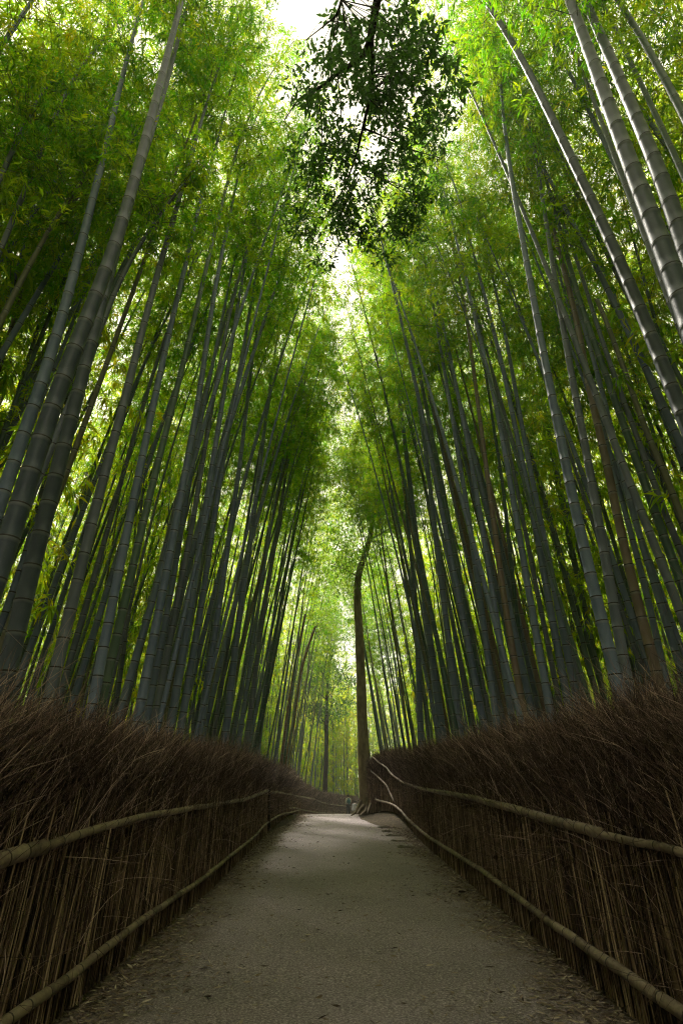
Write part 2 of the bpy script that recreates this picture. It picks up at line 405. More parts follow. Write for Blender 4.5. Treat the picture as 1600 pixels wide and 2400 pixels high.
# keep the slot of open air above the path (crowns lean apart there)
def gap_keep(world_off, M3=None):
    def f(C):
        W = C if M3 is None else C @ M3.T
        x = W[:, 0] + world_off[0]; y = W[:, 1] + world_off[1]; z = W[:, 2] + world_off[2]
        ys = [-20, 1.5, 3.4, 4.9, 6.8, 8.5, 9.8, 11, 12.5, 14.5, 18.5, 20.5, 23, 30, 33.5, 38, 60]
        xl = np.interp(y, ys, [0, -.5, -1.0, -.85, -.3, -.1, .0, -.45, -.2, .15, .05, -.6, .1, .1, -1.1, .1, 0])
        xr = np.interp(y, ys, [0, .6, 1.1, 1.3, .5, .0, .05, .15, 1.0, .25, -.1, .1, -.2, -.2, -.2, 0, 0])
        wob = .13 * np.sin(z * 2.3 + y * 1.7) + .10 * np.sin(y * 4.1 + z)
        return (x < xl + wob) | (x > xr + wob)
    return f

# ------------------------------------------------------------------ individually placed culms (photo pixels -> real position)
# (side, colour, [(u,v)...] from low to high, (width_px, at_v), diameter there, label)
HERO = [
 ('shaded_slate', [(20,1155*0+1275),(62,1150),(113,960),(229,694),(290,520),(347,306),(426,0)], (46,960), .150, 'thickest grey bamboo culm of the left side, leaning in from the left edge, pale rings', .55),
 ('shaded_slate', [(15,1600),(31,1500),(82,1296),(136,1105),(180,933),(222,772),(268,600),(319,415),(344,344),(383,223),(442,0)], (42,1197), .145, 'thick culm running close along the right flank of the thickest left culm', .55),
 ('blue-grey', [(8,1155),(34,1082),(92,921),(140,772),(191,574),(249,344),(293,156),(335,0)], (29,845), .125, 'blue-grey bamboo culm crossing behind the thickest left culm to its upper left', .6),
 ('grey', [(119,1626),(157,1463),(214,1230),(253,1084),(291,944),(325,809),(360,673),(418,475),(450,357),(494,210),(566,20)], (30,1381), .12, 'tall grey culm with straw stripe near the top, right of the two thick left ones', .6),
 ('blue-grey', [(222,1632),(251,1471),(285,1314),(327,1101),(356,967),(394,788),(440,600),(475,446),(500,367),(551,173)], (23,1314), .11, 'blue-grey speckled bamboo culm with long vertical cracks, left grove', .6),
 ('green', [(249,1596),(279,1473),(321,1285),(362,1115),(404,954),(442,805),(490,600),(532,430)], (20,1285), .105, 'green culm with pale rings directly right of the cracked speckled one', .62),
 ('blue-grey', [(331,1642),(371,1448),(404,1270),(436,1099),(465,944),(499,701),(519,600),(560,400)], (21,1331), .11, 'straight blue-grey bamboo culm above the dip in the left brush fence', .62),
 ('blue-grey', [(360,1600),(400,1396),(434,1182),(471,983),(503,833),(551,600),(590,450)], (13,1182), .10, 'slimmer blue-grey culm half hidden behind the straight one over the left fence', .62),
 ('grey', [(378,1600),(406,1461),(452,1228),(486,1010),(536,740),(574,600),(612,430)], (14,1228), .10, 'slim grey bamboo culm crossing a thinner one in the middle of the left grove', .62),
 ('blue-grey', [(412,1620),(440,1480),(475,1228),(501,1071),(528,899),(570,640)], (16,1228), .11, 'evenly ringed blue-grey culm in the middle of the left grove beside the crossing pair', .62),
 ('blue-grey', [(440,1600),(465,1469),(498,1243),(528,1040),(551,933),(600,640)], (14,1243), .11, 'blue-grey bamboo culm with a faint curve, right of the evenly ringed one', .62),
 ('blue-grey', [(480,1640),(500,1515),(516,1403),(532,1291),(551,1164),(561,1100),(590,850)], (14,1291), .12, 'blue-grey culm standing full height over the left fence before its rail joint', .62),
 ('blue-grey', [(535,1674),(548,1546),(564,1419),(583,1291),(599,1180),(608,1100),(640,850)], (13,1291), .12, 'pale jointed bamboo culm above the left rail joint', .62),
 ('grey', [(580,1722),(589,1658),(599,1578),(612,1467),(624,1387),(640,1291),(659,1180),(672,1100),(700,930)], (11,1467), .12, 'leaning grey culm nearest the path on the left, past the rail joint', .62),
 ('dead brown', [(679,1738),(691,1674),(698,1610),(707,1562),(720,1521),(739,1467)], (8,1610), .13, 'dead dark brown culm leaning towards the path at the left grove edge', 2),
 ('dead brown', [(664,1750),(690,1560),(703,1500),(715,1440)], (7,1610), .11, 'ragged brown culm standing just left of the dead leaning one', 2),
 ('grey', [(6,408),(41,328),(73,265),(105,210),(121,188)], (13,328), .07, 'short arched culm tip at the far upper left edge above the olive one', .9),
 ('grey', [(0,590),(19,542),(48,475),(77,402),(105,335),(134,261),(159,204),(195,150),(233,102)], (12,402), .07, 'arched grey bamboo culm bending right near the upper left corner', .8),
 ('olive', [(0,760),(34,684),(77,612),(108,548),(137,504),(159,469),(198,418),(236,370)], (12,504), .07, 'olive culm bending strongly right behind the blue-grey one, upper left', .85),
 ('grey', [(170,930),(264,700),(283,650),(312,600),(351,536),(415,446),(481,386)], (10,536), .06, 'thin pale culm bending right behind the thick pair, in front of a bright sky hole', .85),
 # right side
 ('shaded_slate', [(1680,960),(1633,800),(1596,685),(1573,628),(1534,536),(1501,452),(1471,369),(1443,298),(1418,229),(1397,167),(1376,110),(1335,0)], (54,628), .160, 'thickest blue-grey bamboo culm of the right side, left one of the upper right pair', .55),
 ('shaded_slate', [(1660,740),(1587,530),(1562,446),(1531,366),(1498,298),(1471,229),(1443,167),(1418,110),(1370,0)], (37,366), .150, 'thick blue-grey culm, right one of the upper right pair', .55),
 ('grey', [(1640,880),(1582,741),(1558,676),(1528,595),(1501,530),(1476,464),(1453,405),(1433,351),(1397,253),(1370,180)], (15,464), .08, 'slim culm tucked against the left flank of the thick upper right pair', .7),
 ('dark green', [(1640,500),(1581,366),(1546,292),(1513,220),(1477,149),(1430,45),(1409,0)], (13,220), .07, 'thin dark bamboo culm between the thick upper right pair and the corner', .7),
 ('dark green', [(1660,390),(1596,259),(1577,220),(1550,173),(1526,128),(1504,89),(1480,51),(1448,0)], (18,128), .09, 'green culm nearest the upper right corner', .7),
 ('shaded_slate', [(1640,1080),(1597,967),(1578,910),(1547,845),(1519,780),(1475,659),(1448,604),(1401,503),(1358,411),(1318,330),(1285,262),(1254,198),(1212,116),(1162,39)], (30,659), .115, 'long bare blue-grey bamboo culm bowing left to a bent tip, upper right', .8),
 ('blue-grey', [(1452,1626),(1415,1480),(1375,1319),(1339,1166),(1312,1025),(1285,895),(1262,774),(1243,667),(1226,571),(1207,476),(1184,327),(1177,253),(1164,80)], (27,1243), .125, 'thick pale blue-grey culm rising out of the right brush fence, speckled foot', .62),
 ('grey', [(1467,1590),(1444,1455),(1419,1321),(1396,1193),(1377,1074),(1354,962),(1335,864),(1304,682),(1290,595),(1272,476),(1253,357),(1230,244)], (24,1256), .115, 'grey bamboo culm between the pale thick one and the broken tan one', .62),
 ('tan', [(1545,1610),(1532,1554),(1497,1430),(1467,1308),(1442,1193),(1421,1086),(1396,983),(1375,887),(1360,799),(1342,711),(1325,655),(1297,539)], (23,1251), .12, 'tan brown dead culm with a broken top, right grove', 2),
 ('olive', [(1640,1310),(1600,1228),(1574,1151),(1540,1074),(1507,998),(1475,902),(1442,814),(1425,765),(1398,703)], (16,998), .085, 'broken olive brown culm ending in a bare point, right edge', 2),
 ('dark green', [(1640,1490),(1593,1369),(1563,1274),(1520,1163),(1484,1067),(1455,979),(1425,895),(1387,791),(1346,680),(1329,600),(1296,480)], (21,1163), .105, 'dark green bamboo culm crossing the right grove from the right edge', .62),
 ('grey', [(1640,1390),(1586,1289),(1551,1193),(1513,1078),(1478,987),(1444,898),(1409,799),(1364,650),(1352,608),(1310,500)], (15,1078), .08, 'lichen speckled culm running parallel right of the dark green one', .62),
 ('blue-grey', [(1580,1520),(1547,1423),(1520,1327),(1490,1231),(1465,1140),(1440,1044),(1421,960),(1383,814),(1340,680)], (17,1231), .095, 'dark speckled bamboo culm left of the dark green one, right grove', .62),
 ('blue-grey', [(1560,1600),(1536,1495),(1517,1385),(1497,1327),(1465,1205),(1438,1100),(1400,960)], (17,1385), .095, 'bluish blackened culm standing close behind the broken tan one', .62),
 ('blue-grey', [(1339,1584),(1318,1480),(1295,1362),(1272,1254),(1251,1147),(1226,1021),(1209,925),(1184,784),(1153,646),(1142,600),(1110,440)], (15,1254), .11, 'blue-grey bamboo culm in front of the bright gap, rightmost of a close three', .62),
 ('blue-grey', [(1310,1540),(1287,1423),(1264,1289),(1239,1155),(1214,1040),(1184,887),(1153,761),(1115,619),(1080,480)], (16,1289), .11, 'blue-grey culm in front of the bright gap, middle of a close three', .62),
 ('blue-grey', [(1275,1590),(1253,1473),(1230,1339),(1209,1212),(1188,1090),(1165,956),(1134,837),(1096,677),(1077,600),(1050,480)], (16,1270), .11, 'blue-grey bamboo culm in front of the bright gap, leftmost of a close three', .62),
 ('tan', [(1215,1600),(1203,1550),(1188,1461),(1172,1346),(1153,1197),(1136,1078),(1119,944),(1107,849),(1092,740)], (14,1270), .11, 'mauve brown bamboo culm left of the close three by the bright gap', .62),
 ('dark green', [(1220,1550),(1207,1404),(1195,1308),(1176,1113),(1161,1040),(1142,900)], (10,1308), .09, 'thin dark green culm just right of the mauve brown one', .62),
 ('blue-grey', [(1145,1560),(1130,1442),(1111,1308),(1092,1174),(1069,1040),(1046,899),(1008,677)], (13,1251), .11, 'slim blue-grey culm midway between the tree trunk and the bright gap', .62),
 ('blue-grey', [(1182,1570),(1165,1461),(1149,1365),(1126,1212),(1096,1040),(1084,983),(1060,860)], (13,1212), .11, 'slim blue-grey bamboo culm next left of the mauve brown one', .62),
 ('dark green', [(1115,1577),(1096,1461),(1069,1319),(1046,1197),(1031,1117),(1000,964),(980,860)], (14,1251), .13, 'bottle green bamboo culm with white rings, right grove', .62),
 ('blue-grey', [(1057,1554),(1046,1461),(1036,1385),(1015,1212),(1000,1078),(978,930)], (14,1308), .14, 'stout blue-grey culm left of the bottle green one', .62),
 ('blue-grey', [(1015,1560),(1000,1451),(988,1355),(978,1291),(969,1212),(956,1100),(944,1000),(923,847),(913,714),(898,612)], (16,1355), .15, 'tall blue-grey bamboo culm closest to the path on the right', .62),
 ('blue-grey', [(984,1700),(978,1483),(972,1387),(962,1291),(950,1180)], (13,1483), .14, 'upright blue-grey culm rising behind the right fence left of the tall closest one', .62),
]
bamboo_xy = []
def ground_fit_axis(pts3, top_h):
    """extend downwards to the ground and upwards to full height with a gentle arch"""
    P = np.array(pts3); P = P[np.argsort(P[:, 2])]
    m = min(len(P) - 1, 3)
    d = P[m] - P[0]; slope = d[0] / max(d[2], .3)
    slope = float(np.clip(slope, -.35, .35))
    zb = gz(P[0, 0] - slope * (P[0, 2]) * .8, P[0, 1]) - .05
    low = []
    x, z = P[0, 0], P[0, 2]
    if z > zb + .3:
        n = max(2, int((z - zb) / .8))
        for i in range(n, 0, -1):
            zz = zb + (z - zb) * (n - i) / n
            low.append((x - slope * (z - zz) * .85, P[0, 1], zz))
    P = np.vstack([np.array(low).reshape(-1, 3), P])
    return P
def arc_fn(P):
    d = np.r_[0, np.cumsum(np.linalg.norm(np.diff(P, axis=0), axis=1))]
    t = np.linspace(0, d[-1], 60)
    q = np.stack([np.interp(t, d, P[:, i]) for i in range(3)], 1)
    for _ in range(10): q[1:-1] = .25 * q[:-2] + .5 * q[1:-1] + .25 * q[2:]
    s = np.linspace(0, 1, 60)
    return (lambda h: np.stack([np.interp(h, s, q[:, i]) for i in range(3)], -1)), d[-1]
GL, GR = 'bamboo culms of the left grove', 'bamboo culms of the right grove'
for hi, (colr, pts, (w, vw), D, lab, h0) in enumerate(HERO):
    vs = np.array([p[1] for p in pts]); us = np.array([p[0] for p in pts])
    o_ = np.argsort(vs); uw = float(np.interp(vw, vs[o_], us[o_]))
    tu = (uw - 800) / F
    d = D * F / w * math.sqrt(1 + tu * tu)
    P0 = ray(uw, vw) * d
    if abs(P0[0]) < 2.5: s_ = 2.5 / abs(P0[0]); d *= s_; D = min(D * s_, .20); P0 = P0 * s_
    y0 = P0[1]
    P3 = [on_y(u, v, y0) for u, v in pts]
    P = ground_fit_axis(P3, 15)
    side = -1 if P[0, 0] < 0 else 1
    base = P[0].copy()
    broken = h0 == 2
    top = P[-1]
    if not broken and top[2] - base[2] < 17 and h0 < .85:
        sl = (P[-1] - P[-3]) / max(P[-1, 2] - P[-3, 2], .2)
        sx = np.clip(sl[0], -.3, .3); z = top[2]; x = top[0]
        tgt = base[2] + random.uniform(17, 19.5)
        while z < tgt:
            f = (z - base[2]) / 18
            sx = sx + (-side) * .035 * max(0, f - .5) * 2
            z += .6; x += sx * .6
            if side * x < .25: x = side * .25
            P = np.vstack([P, [x, y0 + (z - top[2]) * .02, z]])
    ax, Ltot = arc_fn(P - base)
    loc = tuple(base)
    D0 = D * (1.16 if h0 < .85 or broken else 1.3)
    rt_ = .6 if broken else (.35 if h0 > .75 else .16)
    hf_ = min(.9, float(np.linalg.norm(P0 - base)) / Ltot)
    D0 = min(.24, D / (1 - (1 - rt_) * hf_ ** 1.15)) * 1.03
    e = empty('bamboo', loc, lab, 'bamboo', GL if side < 0 else GR)
    rr = np.random.default_rng(100 + hi)
    c = link('culm', culm_mesh('culm', MC[colr], ax, Ltot, D0 / 2, rr, sides=14, rtip=(.6 if broken else (.35 if h0 > .75 else .16)), stop=1.0), e)
    if not broken:
        hh = float(np.clip(top[2] * .93, 9.0, 12.5)) / Ltot
        cm = crown_mesh('crown', ax, hh if h0 < .85 else .8, rr, nbr=(32 if base[1] > 5.5 else 42), ncl=11, nlf=11, blen=1.5, keep=gap_keep(base))
        link('crown', cm, e)
    bamboo_xy.append((base[0], base[1]))

# ------------------------------------------------------------------ plant variants, copied for the rest of the grove
def make_axis(H, lean, arch, rng):
    ph = rng.uniform(0, 6); am = rng.uniform(.02, .10)
    def f(h):
        h = np.asarray(h, float)
        x = lean * H * h + arch * np.clip(h - .35, 0, 1) ** 2 * 2.2 + am * np.sin(h * 4 + ph) - am * math.sin(ph)
        y = am * np.cos(h * 3 + ph) - am * math.cos(ph)
        z = H * h - .35 * arch * np.clip(h - .6, 0, 1) ** 2 * 2
        return np.stack([x, y, z], -1)
    return f
NVAR = 14
variants = []
for i in range(NVAR):
    rg = np.random.default_rng(500 + i)
    H = rg.uniform(16, 19.5); lean = rg.uniform(.015, .085); arch = rg.uniform(.15, .8)
    ax = make_axis(H, lean, arch, rg)
    r0 = rg.uniform(.036, .066)
    cols = ['blue-grey', 'blue-grey', 'green', 'grey', 'blue-grey', 'olive', 'dark green', 'blue-grey', 'grey', 'green', 'blue-grey', 'tan', 'dark green', 'blue-grey']
    me_c = culm_mesh('culm', MC[cols[i]], ax, H, r0, rg, sides=9, rtip=.15)
    me_f = crown_mesh('crown', ax, rg.uniform(.5, .62), rg, nbr=44, ncl=11, nlf=11, blen=1.65)
    variants.append((me_c, me_f, cols[i], ax, H))

def too_close(x, y, dmin):
    for a, b in bamboo_xy:
        if (a - x) ** 2 + (b - y) ** 2 < dmin * dmin: return True
    return False
def fence_x(side, y):
    if side < 0: return float(np.interp(y, [p[1] for p in PL], [p[0] for p in PL]))
    return float(np.interp(y, [p[1] for p in PR] + [24, 30, 45, 56, 66, 80], [p[0] for p in PR] + [1.5, 1.5, 3.2, 5.5, 9, 14]))
place = []
rg = np.random.default_rng(42)
def try_place(side, off0, off1, y0, y1, n, dmin):
    k = 0; tries = 0
    while k < n and tries < n * 40:
        tries += 1
        y = rg.uniform(y0, y1); off = off0 + (off1 - off0) * rg.random() ** 1.2
        x = fence_x(side, y) + side * off
        if too_close(x, y, dmin): continue
        # stay out of the tree and mound
        if (x - .95) ** 2 + (y - 24) ** 2 < 1.1: continue
        place.append((x, y, side)); bamboo_xy.append((x, y)); k += 1
try_place(-1, .8, 3.0, 7.5, 24, 52, .32)
try_place(1, .8, 3.0, 8.5, 24, 42, .34)
try_place(-1, .6, 3.2, 24, 50, 34, .4)
try_place(1, .6, 3.2, 25, 50, 30, .4)
try_place(-1, 1.8, 7.0, 5.0, 20, 46, .55)
try_place(1, 1.8, 7.0, 5.0, 20, 44, .55)
WHERE = [(12, 'near the camera'), (20, 'midway to the crest'), (32, 'around the crest'), (50, 'past the crest'), (99, 'beyond the far bend')]
for j, (x, y, side) in enumerate(place):
    i = int(rg.integers(NVAR)); me_c, me_f, cname, ax, H = variants[i]
    off = abs(x - fence_x(side, y))
    row = 'front rows' if off < 1.6 else ('second rows' if off < 2.8 else 'deep rows')
    where = next(t for lim, t in WHERE if y < lim)
    sd = 'left' if side < 0 else 'right'
    lab = f'{cname} bamboo in the {row} of the {sd} grove, {where}'
    zb = gz(x, y) - .06
    e = empty('bamboo', (x, y, zb), lab, 'bamboo', lab)
    az = (0 if side < 0 else math.pi) + rg.normal(0, .45)
    s = rg.uniform(.9, 1.12); sx = s * rg.uniform(.95, 1.2)
    # lean so that the tip hangs towards the light above the path
    tipx = float(ax(1.0)[0]) * math.cos(az) * sx
    want = -side * max(0.0, abs(x) - (rg.uniform(-.3, 1.5) if y < 14 else rg.uniform(-.7, 1.2)) - (0 if off < 2 else off * .75))
    lim_ = (.085 if y < 12 else .11) if off < 1.8 else .06
    tilt = float(np.clip((want - tipx) / (H * s), -lim_, lim_)) + rg.normal(0, .012)
    Mr = Matrix.Rotation(tilt, 3, 'Y') @ Matrix.Rotation(rg.normal(0, .02), 3, 'X') @ Matrix.Rotation(az, 3, 'Z')
    e.rotation_euler = Mr.to_euler(); e.scale = (sx, sx, s)
    link('culm', me_c, e)
    if y < 30 and off < 3.4:
        M3 = np.array(Mr @ Matrix.Diagonal((sx, sx, s)))
        rr = np.random.default_rng(900 + j)
        me_f = crown_mesh('crown', ax, rr.uniform(.54, .74), rr, nbr=int(rr.choice([18, 26, 36])) + (10 if y > 13 else 0), ncl=11, nlf=11, blen=1.65, keep=gap_keep((x, y, zb), M3))
    link('crown', me_f, e)

# ------------------------------------------------------------------ the deeper grove as one mass
def bake_mass(name, spots, label, nbr=40, nlf=7, lsz=2.1, low=.24, culm_sides=6, Hmul=1.0, rmul=1.0, seed=9, tshift=0.0):
    rg = np.random.default_rng(seed)
    base = []
    for i in range(6):
        H = rg.uniform(14, 18) * Hmul
        ax = make_axis(H, rg.uniform(-.02, .05), rg.uniform(.4, 1.6), rg)
        V, Q, n_, s_ = culm_arrays(ax, H, rg.uniform(.045, .07) * rmul, rg, sides=culm_sides, rtip=.15, detail=False, gap0=.3, gap1=.45)
        Vl, Ql, ti, tw, _ = crown_arrays(ax, low * rg.uniform(.7, 1.2), rg, nbr=nbr, ncl=7, nlf=nlf, blen=1.8, lsz=lsz)
        base.append((V, Q, n_, s_, Vl, Ql, ti, tw))
    VV = []; QQ = []; MM = []; NT = []; SG = []; TI = []; n = 0
    cm = ['blue-grey', 'green', 'grey', 'olive', 'dark green', 'tan']
    for (x, y) in spots:
        b = base[int(rg.integers(6))]
        a = rg.uniform(0, 6.28); s = rg.uniform(.85, 1.12)
        ca, sa = math.cos(a) * s, math.sin(a) * s
        M = np.array([[ca, -sa, 0], [sa, ca, 0], [0, 0, s]]); T = np.array([x, y, gz(x, y) - .1])
        ci = int(rg.choice(6, p=[.36, .2, .2, .1, .1, .04]))
        for V, Q, m, nt_, sg_, ti in ((b[0], b[1], 2 + ci, b[2], b[3], None), (b[4], b[5], 0, None, None, b[6]), (b[7][0], b[7][1], 1, None, None, None)):
            VV.append(V @ M.T + T); QQ.append(Q + n); MM.append(np.full(len(Q), m)); k = len(V); n += k
            NT.append(nt_ if nt_ is not None else np.zeros(k)); SG.append(sg_ if sg_ is not None else np.zeros(k))
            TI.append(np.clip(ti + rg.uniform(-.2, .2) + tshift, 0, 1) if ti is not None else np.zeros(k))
    me = mesh_np(name, np.concatenate(VV), np.concatenate(QQ), [M_LEAF, M_BRANCH] + [MC[c] for c in cm], np.concatenate(MM), True,
                 {'node_t': np.concatenate(NT), 'seg': np.concatenate(SG), 'tint': np.concatenate(TI)})
    return tag(link(name, me), label, kind='stuff')
rg = np.random.default_rng(77)
def scatter(n, x0, x1, y0, y1, dmin, side=None):
    out = []
    t = 0
    while len(out) < n and t < n * 30:
        t += 1
        x = rg.uniform(x0, x1); y = rg.uniform(y0, y1)
        if any((a - x) ** 2 + (b - y) ** 2 < dmin * dmin for a, b in out): continue
        out.append((x, y))
    return out
spL = [(-abs(x) + fence_x(-1, y) + 1, y) for x, y in scatter(340, 3.7, 21, 2, 56, .6)]
spR = [(abs(x) + min(fence_x(1, y), 4) - 1, y) for x, y in scatter(340, 3.7, 21, 2, 56, .6)]
spB = [p for p in scatter(110, -9, 9, -11, 1.2, .75) if abs(p[0]) > 3.0]  # out of view, added to keep skylight off the near scene
spN = [(sg_ * x, y) for sg_ in (-1, 1) for x, y in scatter(95, 5.0, 19, -7, 10, .7) + scatter(22, 3.2, 5.5, -7, -.5, .6)]  # grove thickened here to shade the near culms and upper corners
bake_mass('bamboo_thicket', spN, 'dense leafy bamboo close behind both fences beside and behind the camera', nbr=66, nlf=14, lsz=.95, low=.47, seed=17)
bake_mass('bamboo_thicket', spL + spR, 'dense bamboo standing deep behind the front rows on both sides', seed=9)
bake_mass('bamboo_thicket', spB, 'unseen bamboo thicket added behind the camera to block light', seed=10)
spF = [(x, y) for x, y in scatter(520, -26, 30, 54, 94, .65) if not (x < fence_x(-1, min(y, 71)) + .8 and False) and (y > 66 or x < fence_x(-1, y) - .8 or x > fence_x(1, y) + .8)]
spF = [(x, y) for x, y in spF if not (abs(x - float(centre(y))) < 2.0 and y < 70)]
spD = [(x, y) for x, y in scatter(300, -36, 36, 2, 92, 1.0) if abs(x) > 21 or y > 76]
bake_mass('bamboo_thicket', spD, 'outermost belt of leafy bamboo closing the grove far behind both sides', nbr=44, nlf=6, lsz=3.6, low=.05, seed=14)
bake_mass('far_bamboo_forest', spF, 'far off sunlit bamboo forest closing the view past the bend', nbr=42, nlf=6, lsz=2.8, low=.12, seed=12, tshift=.25, rmul=1.25)  # tshift paints a sunlit yellow into the far leaves

# ------------------------------------------------------------------ brushwood fences
def poly_sample(poly, s):
    P = np.array(poly, float); d = np.r_[0, np.cumsum(np.linalg.norm(np.diff(P, axis=0), axis=1))]
    x = np.interp(s, d, P[:, 0]); y = np.interp(s, d, P[:, 1])
    e = .4
    dx = np.interp(s + e, d, P[:, 0]) - np.interp(s - e, d, P[:, 0]); dy = np.interp(s + e, d, P[:, 1]) - np.interp(s - e, d, P[:, 1])
    l = np.hypot(dx, dy) + 1e-9
    return x, y, dx / l, dy / l, d[-1]
def tubes_tinted(ac, P, r, tint, m, sides=3):
    V, Q, tid, sid = tubes(P, r, sides)
    ac.add(V, Q, m, tint[tid])
def build_fence(side, poly, topf, label, seed, dens_near, sfar=None):
    rg = np.random.default_rng(seed)
    e = empty('brushwood_fence', (poly[0][0], poly[0][1], 0), label, 'fence')
    org = np.array([poly[0][0], poly[0][1], 0.])
    _, _, _, _, L_ = poly_sample(poly, np.array([0.]))
    def nrm(tx, ty):  # away from the path
        return (-ty, tx) if side < 0 else (ty, -tx)
    # core
    ss = np.linspace(0, L_, int(L_ * 8)); x, y, tx, ty, _ = poly_sample(poly, ss); nx, ny = nrm(tx, ty)
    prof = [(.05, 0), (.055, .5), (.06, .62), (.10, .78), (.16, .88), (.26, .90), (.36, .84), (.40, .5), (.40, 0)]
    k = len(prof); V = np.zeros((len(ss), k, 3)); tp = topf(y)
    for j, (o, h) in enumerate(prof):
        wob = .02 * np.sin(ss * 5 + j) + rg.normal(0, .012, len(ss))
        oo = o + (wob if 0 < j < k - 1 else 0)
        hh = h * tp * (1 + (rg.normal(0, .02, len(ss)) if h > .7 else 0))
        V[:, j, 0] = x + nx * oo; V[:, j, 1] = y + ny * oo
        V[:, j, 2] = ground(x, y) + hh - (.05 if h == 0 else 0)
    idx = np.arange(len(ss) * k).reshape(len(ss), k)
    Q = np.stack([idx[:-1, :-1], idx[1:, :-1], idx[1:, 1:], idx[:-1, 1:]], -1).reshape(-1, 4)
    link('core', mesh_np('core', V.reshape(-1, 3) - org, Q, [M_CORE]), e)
    def pick(n, power=1.0):          # denser near the camera, thinning with distance
        ys0 = rg.random(n)
        s0 = (L_ if sfar is None else sfar)
        return ys0 ** power * s0
    # upright sticks of the lower face
    n = int(dens_near * 1.25)
    s = pick(n, 1.35); x, y, tx, ty, _ = poly_sample(poly, s); nx, ny = nrm(tx, ty)
    o = rg.uniform(-.035, .06, n); z0 = ground(x, y) + rg.uniform(-.02, .5, n) ** 1.0 * (rg.random(n) > .45)
    ln = rg.uniform(.35, 1.25, n); top = np.minimum(z0 + ln, ground(x, y) + rg.uniform(.9, 1.35, n)); top = np.maximum(top, z0 + .15)
    la = rg.normal(0, .035, n); lo = rg.normal(0, .02, n)
    kk = 3; t = np.linspace(0, 1, kk)
    P = np.zeros((n, kk, 3)); bend = rg.normal(0, .008, (n, kk))
    H = (top - z0)
    P[..., 0] = (x + nx * o)[:, None] + (tx * la + nx * lo)[:, None] * t * H[:, None] + bend * tx[:, None]
    P[..., 1] = (y + ny * o)[:, None] + (ty * la + ny * lo)[:, None] * t * H[:, None] + bend * ty[:, None]
    P[..., 2] = z0[:, None] + H[:, None] * t
    ac = Acc()
    tint = np.clip(rg.normal(.42, .28, n) - (o * 3.5), 0, 1)
    tubes_tinted(ac, P - org, np.repeat(rg.uniform(.0022, .0066, n)[:, None], kk, 1) * np.array([1, .95, .8]), tint, 0, 4)
    link('stick_face', ac.mesh('stick_face', [M_STICK]), e)
    # fine brush: body and crest
    ac = Acc()
    for part, n, zr, lr, spread, out, rad, tmu in (('body', int(dens_near * .55), (.15, .62), (.22, .5), .35, (-.06, .10), (.0010, .0024), .42),
                                   ('mid', int(dens_near * 3.2), (.50, .86), (.2, .46), .26, (-.05, .30), (.0010, .0030), .36),
                                   ('crest', int(dens_near * 4.2), (.74, .93), (.14, .36), .34, (-.02, .42), (.0009, .0027), .42),
                                   ('wild', int(dens_near * .16), (.7, .95), (.3, .62), .45, (.0, .42), (.0010, .0022), .70)):
        s = pick(n, 1.35); x, y, tx, ty, _ = poly_sample(poly, s); nx, ny = nrm(tx, ty)
        o = rg.uniform(*out, n); z0 = ground(x, y) + rg.uniform(*zr, n) * topf(y)
        tuft = .5 + .5 * np.sin(s * 3.7 + 1.3 * np.sin(s * 1.9)) * np.sin(s * 1.3 + side)
        ln = rg.uniform(*lr, n) * (1 if part == 'body' else (.72 + .5 * tuft)) * (1 + .5 * (rg.random(n) > .93))
        clump = .22 * np.sin(s * 2.1) + .16 * np.sin(s * 5.3 + 1) + .1 * np.sin(s * 11.0)
        fw = rg.normal(.26, spread * 1.25, n) + clump * 1.1                    # lean forward along the fence
        sd = rg.normal(-.12, spread * .8, n)                      # lean across (minus = towards the path)
        if part == 'body': fw = rg.normal(.05, .6, n); sd = rg.normal(-.25, .35, n)
        up = np.ones(n) if part != 'body' else rg.normal(.5, .7, n)
        D = np.stack([tx * fw + nx * sd, ty * fw + ny * sd, up], 1); D = unit(D)
        kk = 4; t = np.linspace(0, 1, kk)
        curl = rg.normal(0, .22, (n, 3)); curl[:, 2] = -np.abs(curl[:, 2]) * .6
        P = np.stack([x + nx * o, y + ny * o, z0], 1)[:, None] + D[:, None] * (ln[:, None] * t)[..., None] + curl[:, None] * (ln[:, None] * t ** 2)[..., None]
        r_ = rg.uniform(*rad, n)[:, None] * np.linspace(1, .45, kk)[None] * np.interp(y, [3, 10, 25, 60], [1, 1.25, 2.2, 4.5])[:, None]
        tint = np.clip(rg.normal(tmu, .27, n), 0, 1)
        tubes_tinted(ac, P - org, r_, tint, 0, 3)
        # forked side twigs
        if part in ('mid', 'crest', 'wild'):
            q = rg.random(n) < .8; ii = np.where(q)[0]; m_ = len(ii)
            b = P[ii, 1 + (rg.random(m_) > .5).astype(int)]
            D2 = unit(D[ii] + rg.normal(0, .33, (m_, 3))); l2 = ln[ii] * rg.uniform(.3, .6, m_)
            P2 = b[:, None] + D2[:, None] * (l2[:, None] * np.linspace(0, 1, 3))[..., None]
            tubes_tinted(ac, P2 - org, r_[ii][:, 1:4] * .7, tint[ii], 0, 3)
    link('brush', ac.mesh('brush', [M_TWIG]), e)
    return e, org
topL = lambda y: np.interp(y, [-4, 3, 8, 18, 24, 40, 56, 72], [1.75, 1.72, 1.74, 1.62, 1.55, 1.5, 1.55, 1.6])
topR = lambda y: np.interp(y, [-4, 3, 6, 13, 20, 24], [1.80, 1.78, 1.80, 1.92, 1.95, 1.85])
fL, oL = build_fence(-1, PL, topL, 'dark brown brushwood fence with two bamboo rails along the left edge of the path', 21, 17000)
fR, oR = build_fence(1, PR, topR, 'dark brown brushwood fence with bamboo rails along the right edge, ending at the tree', 22, 11000)

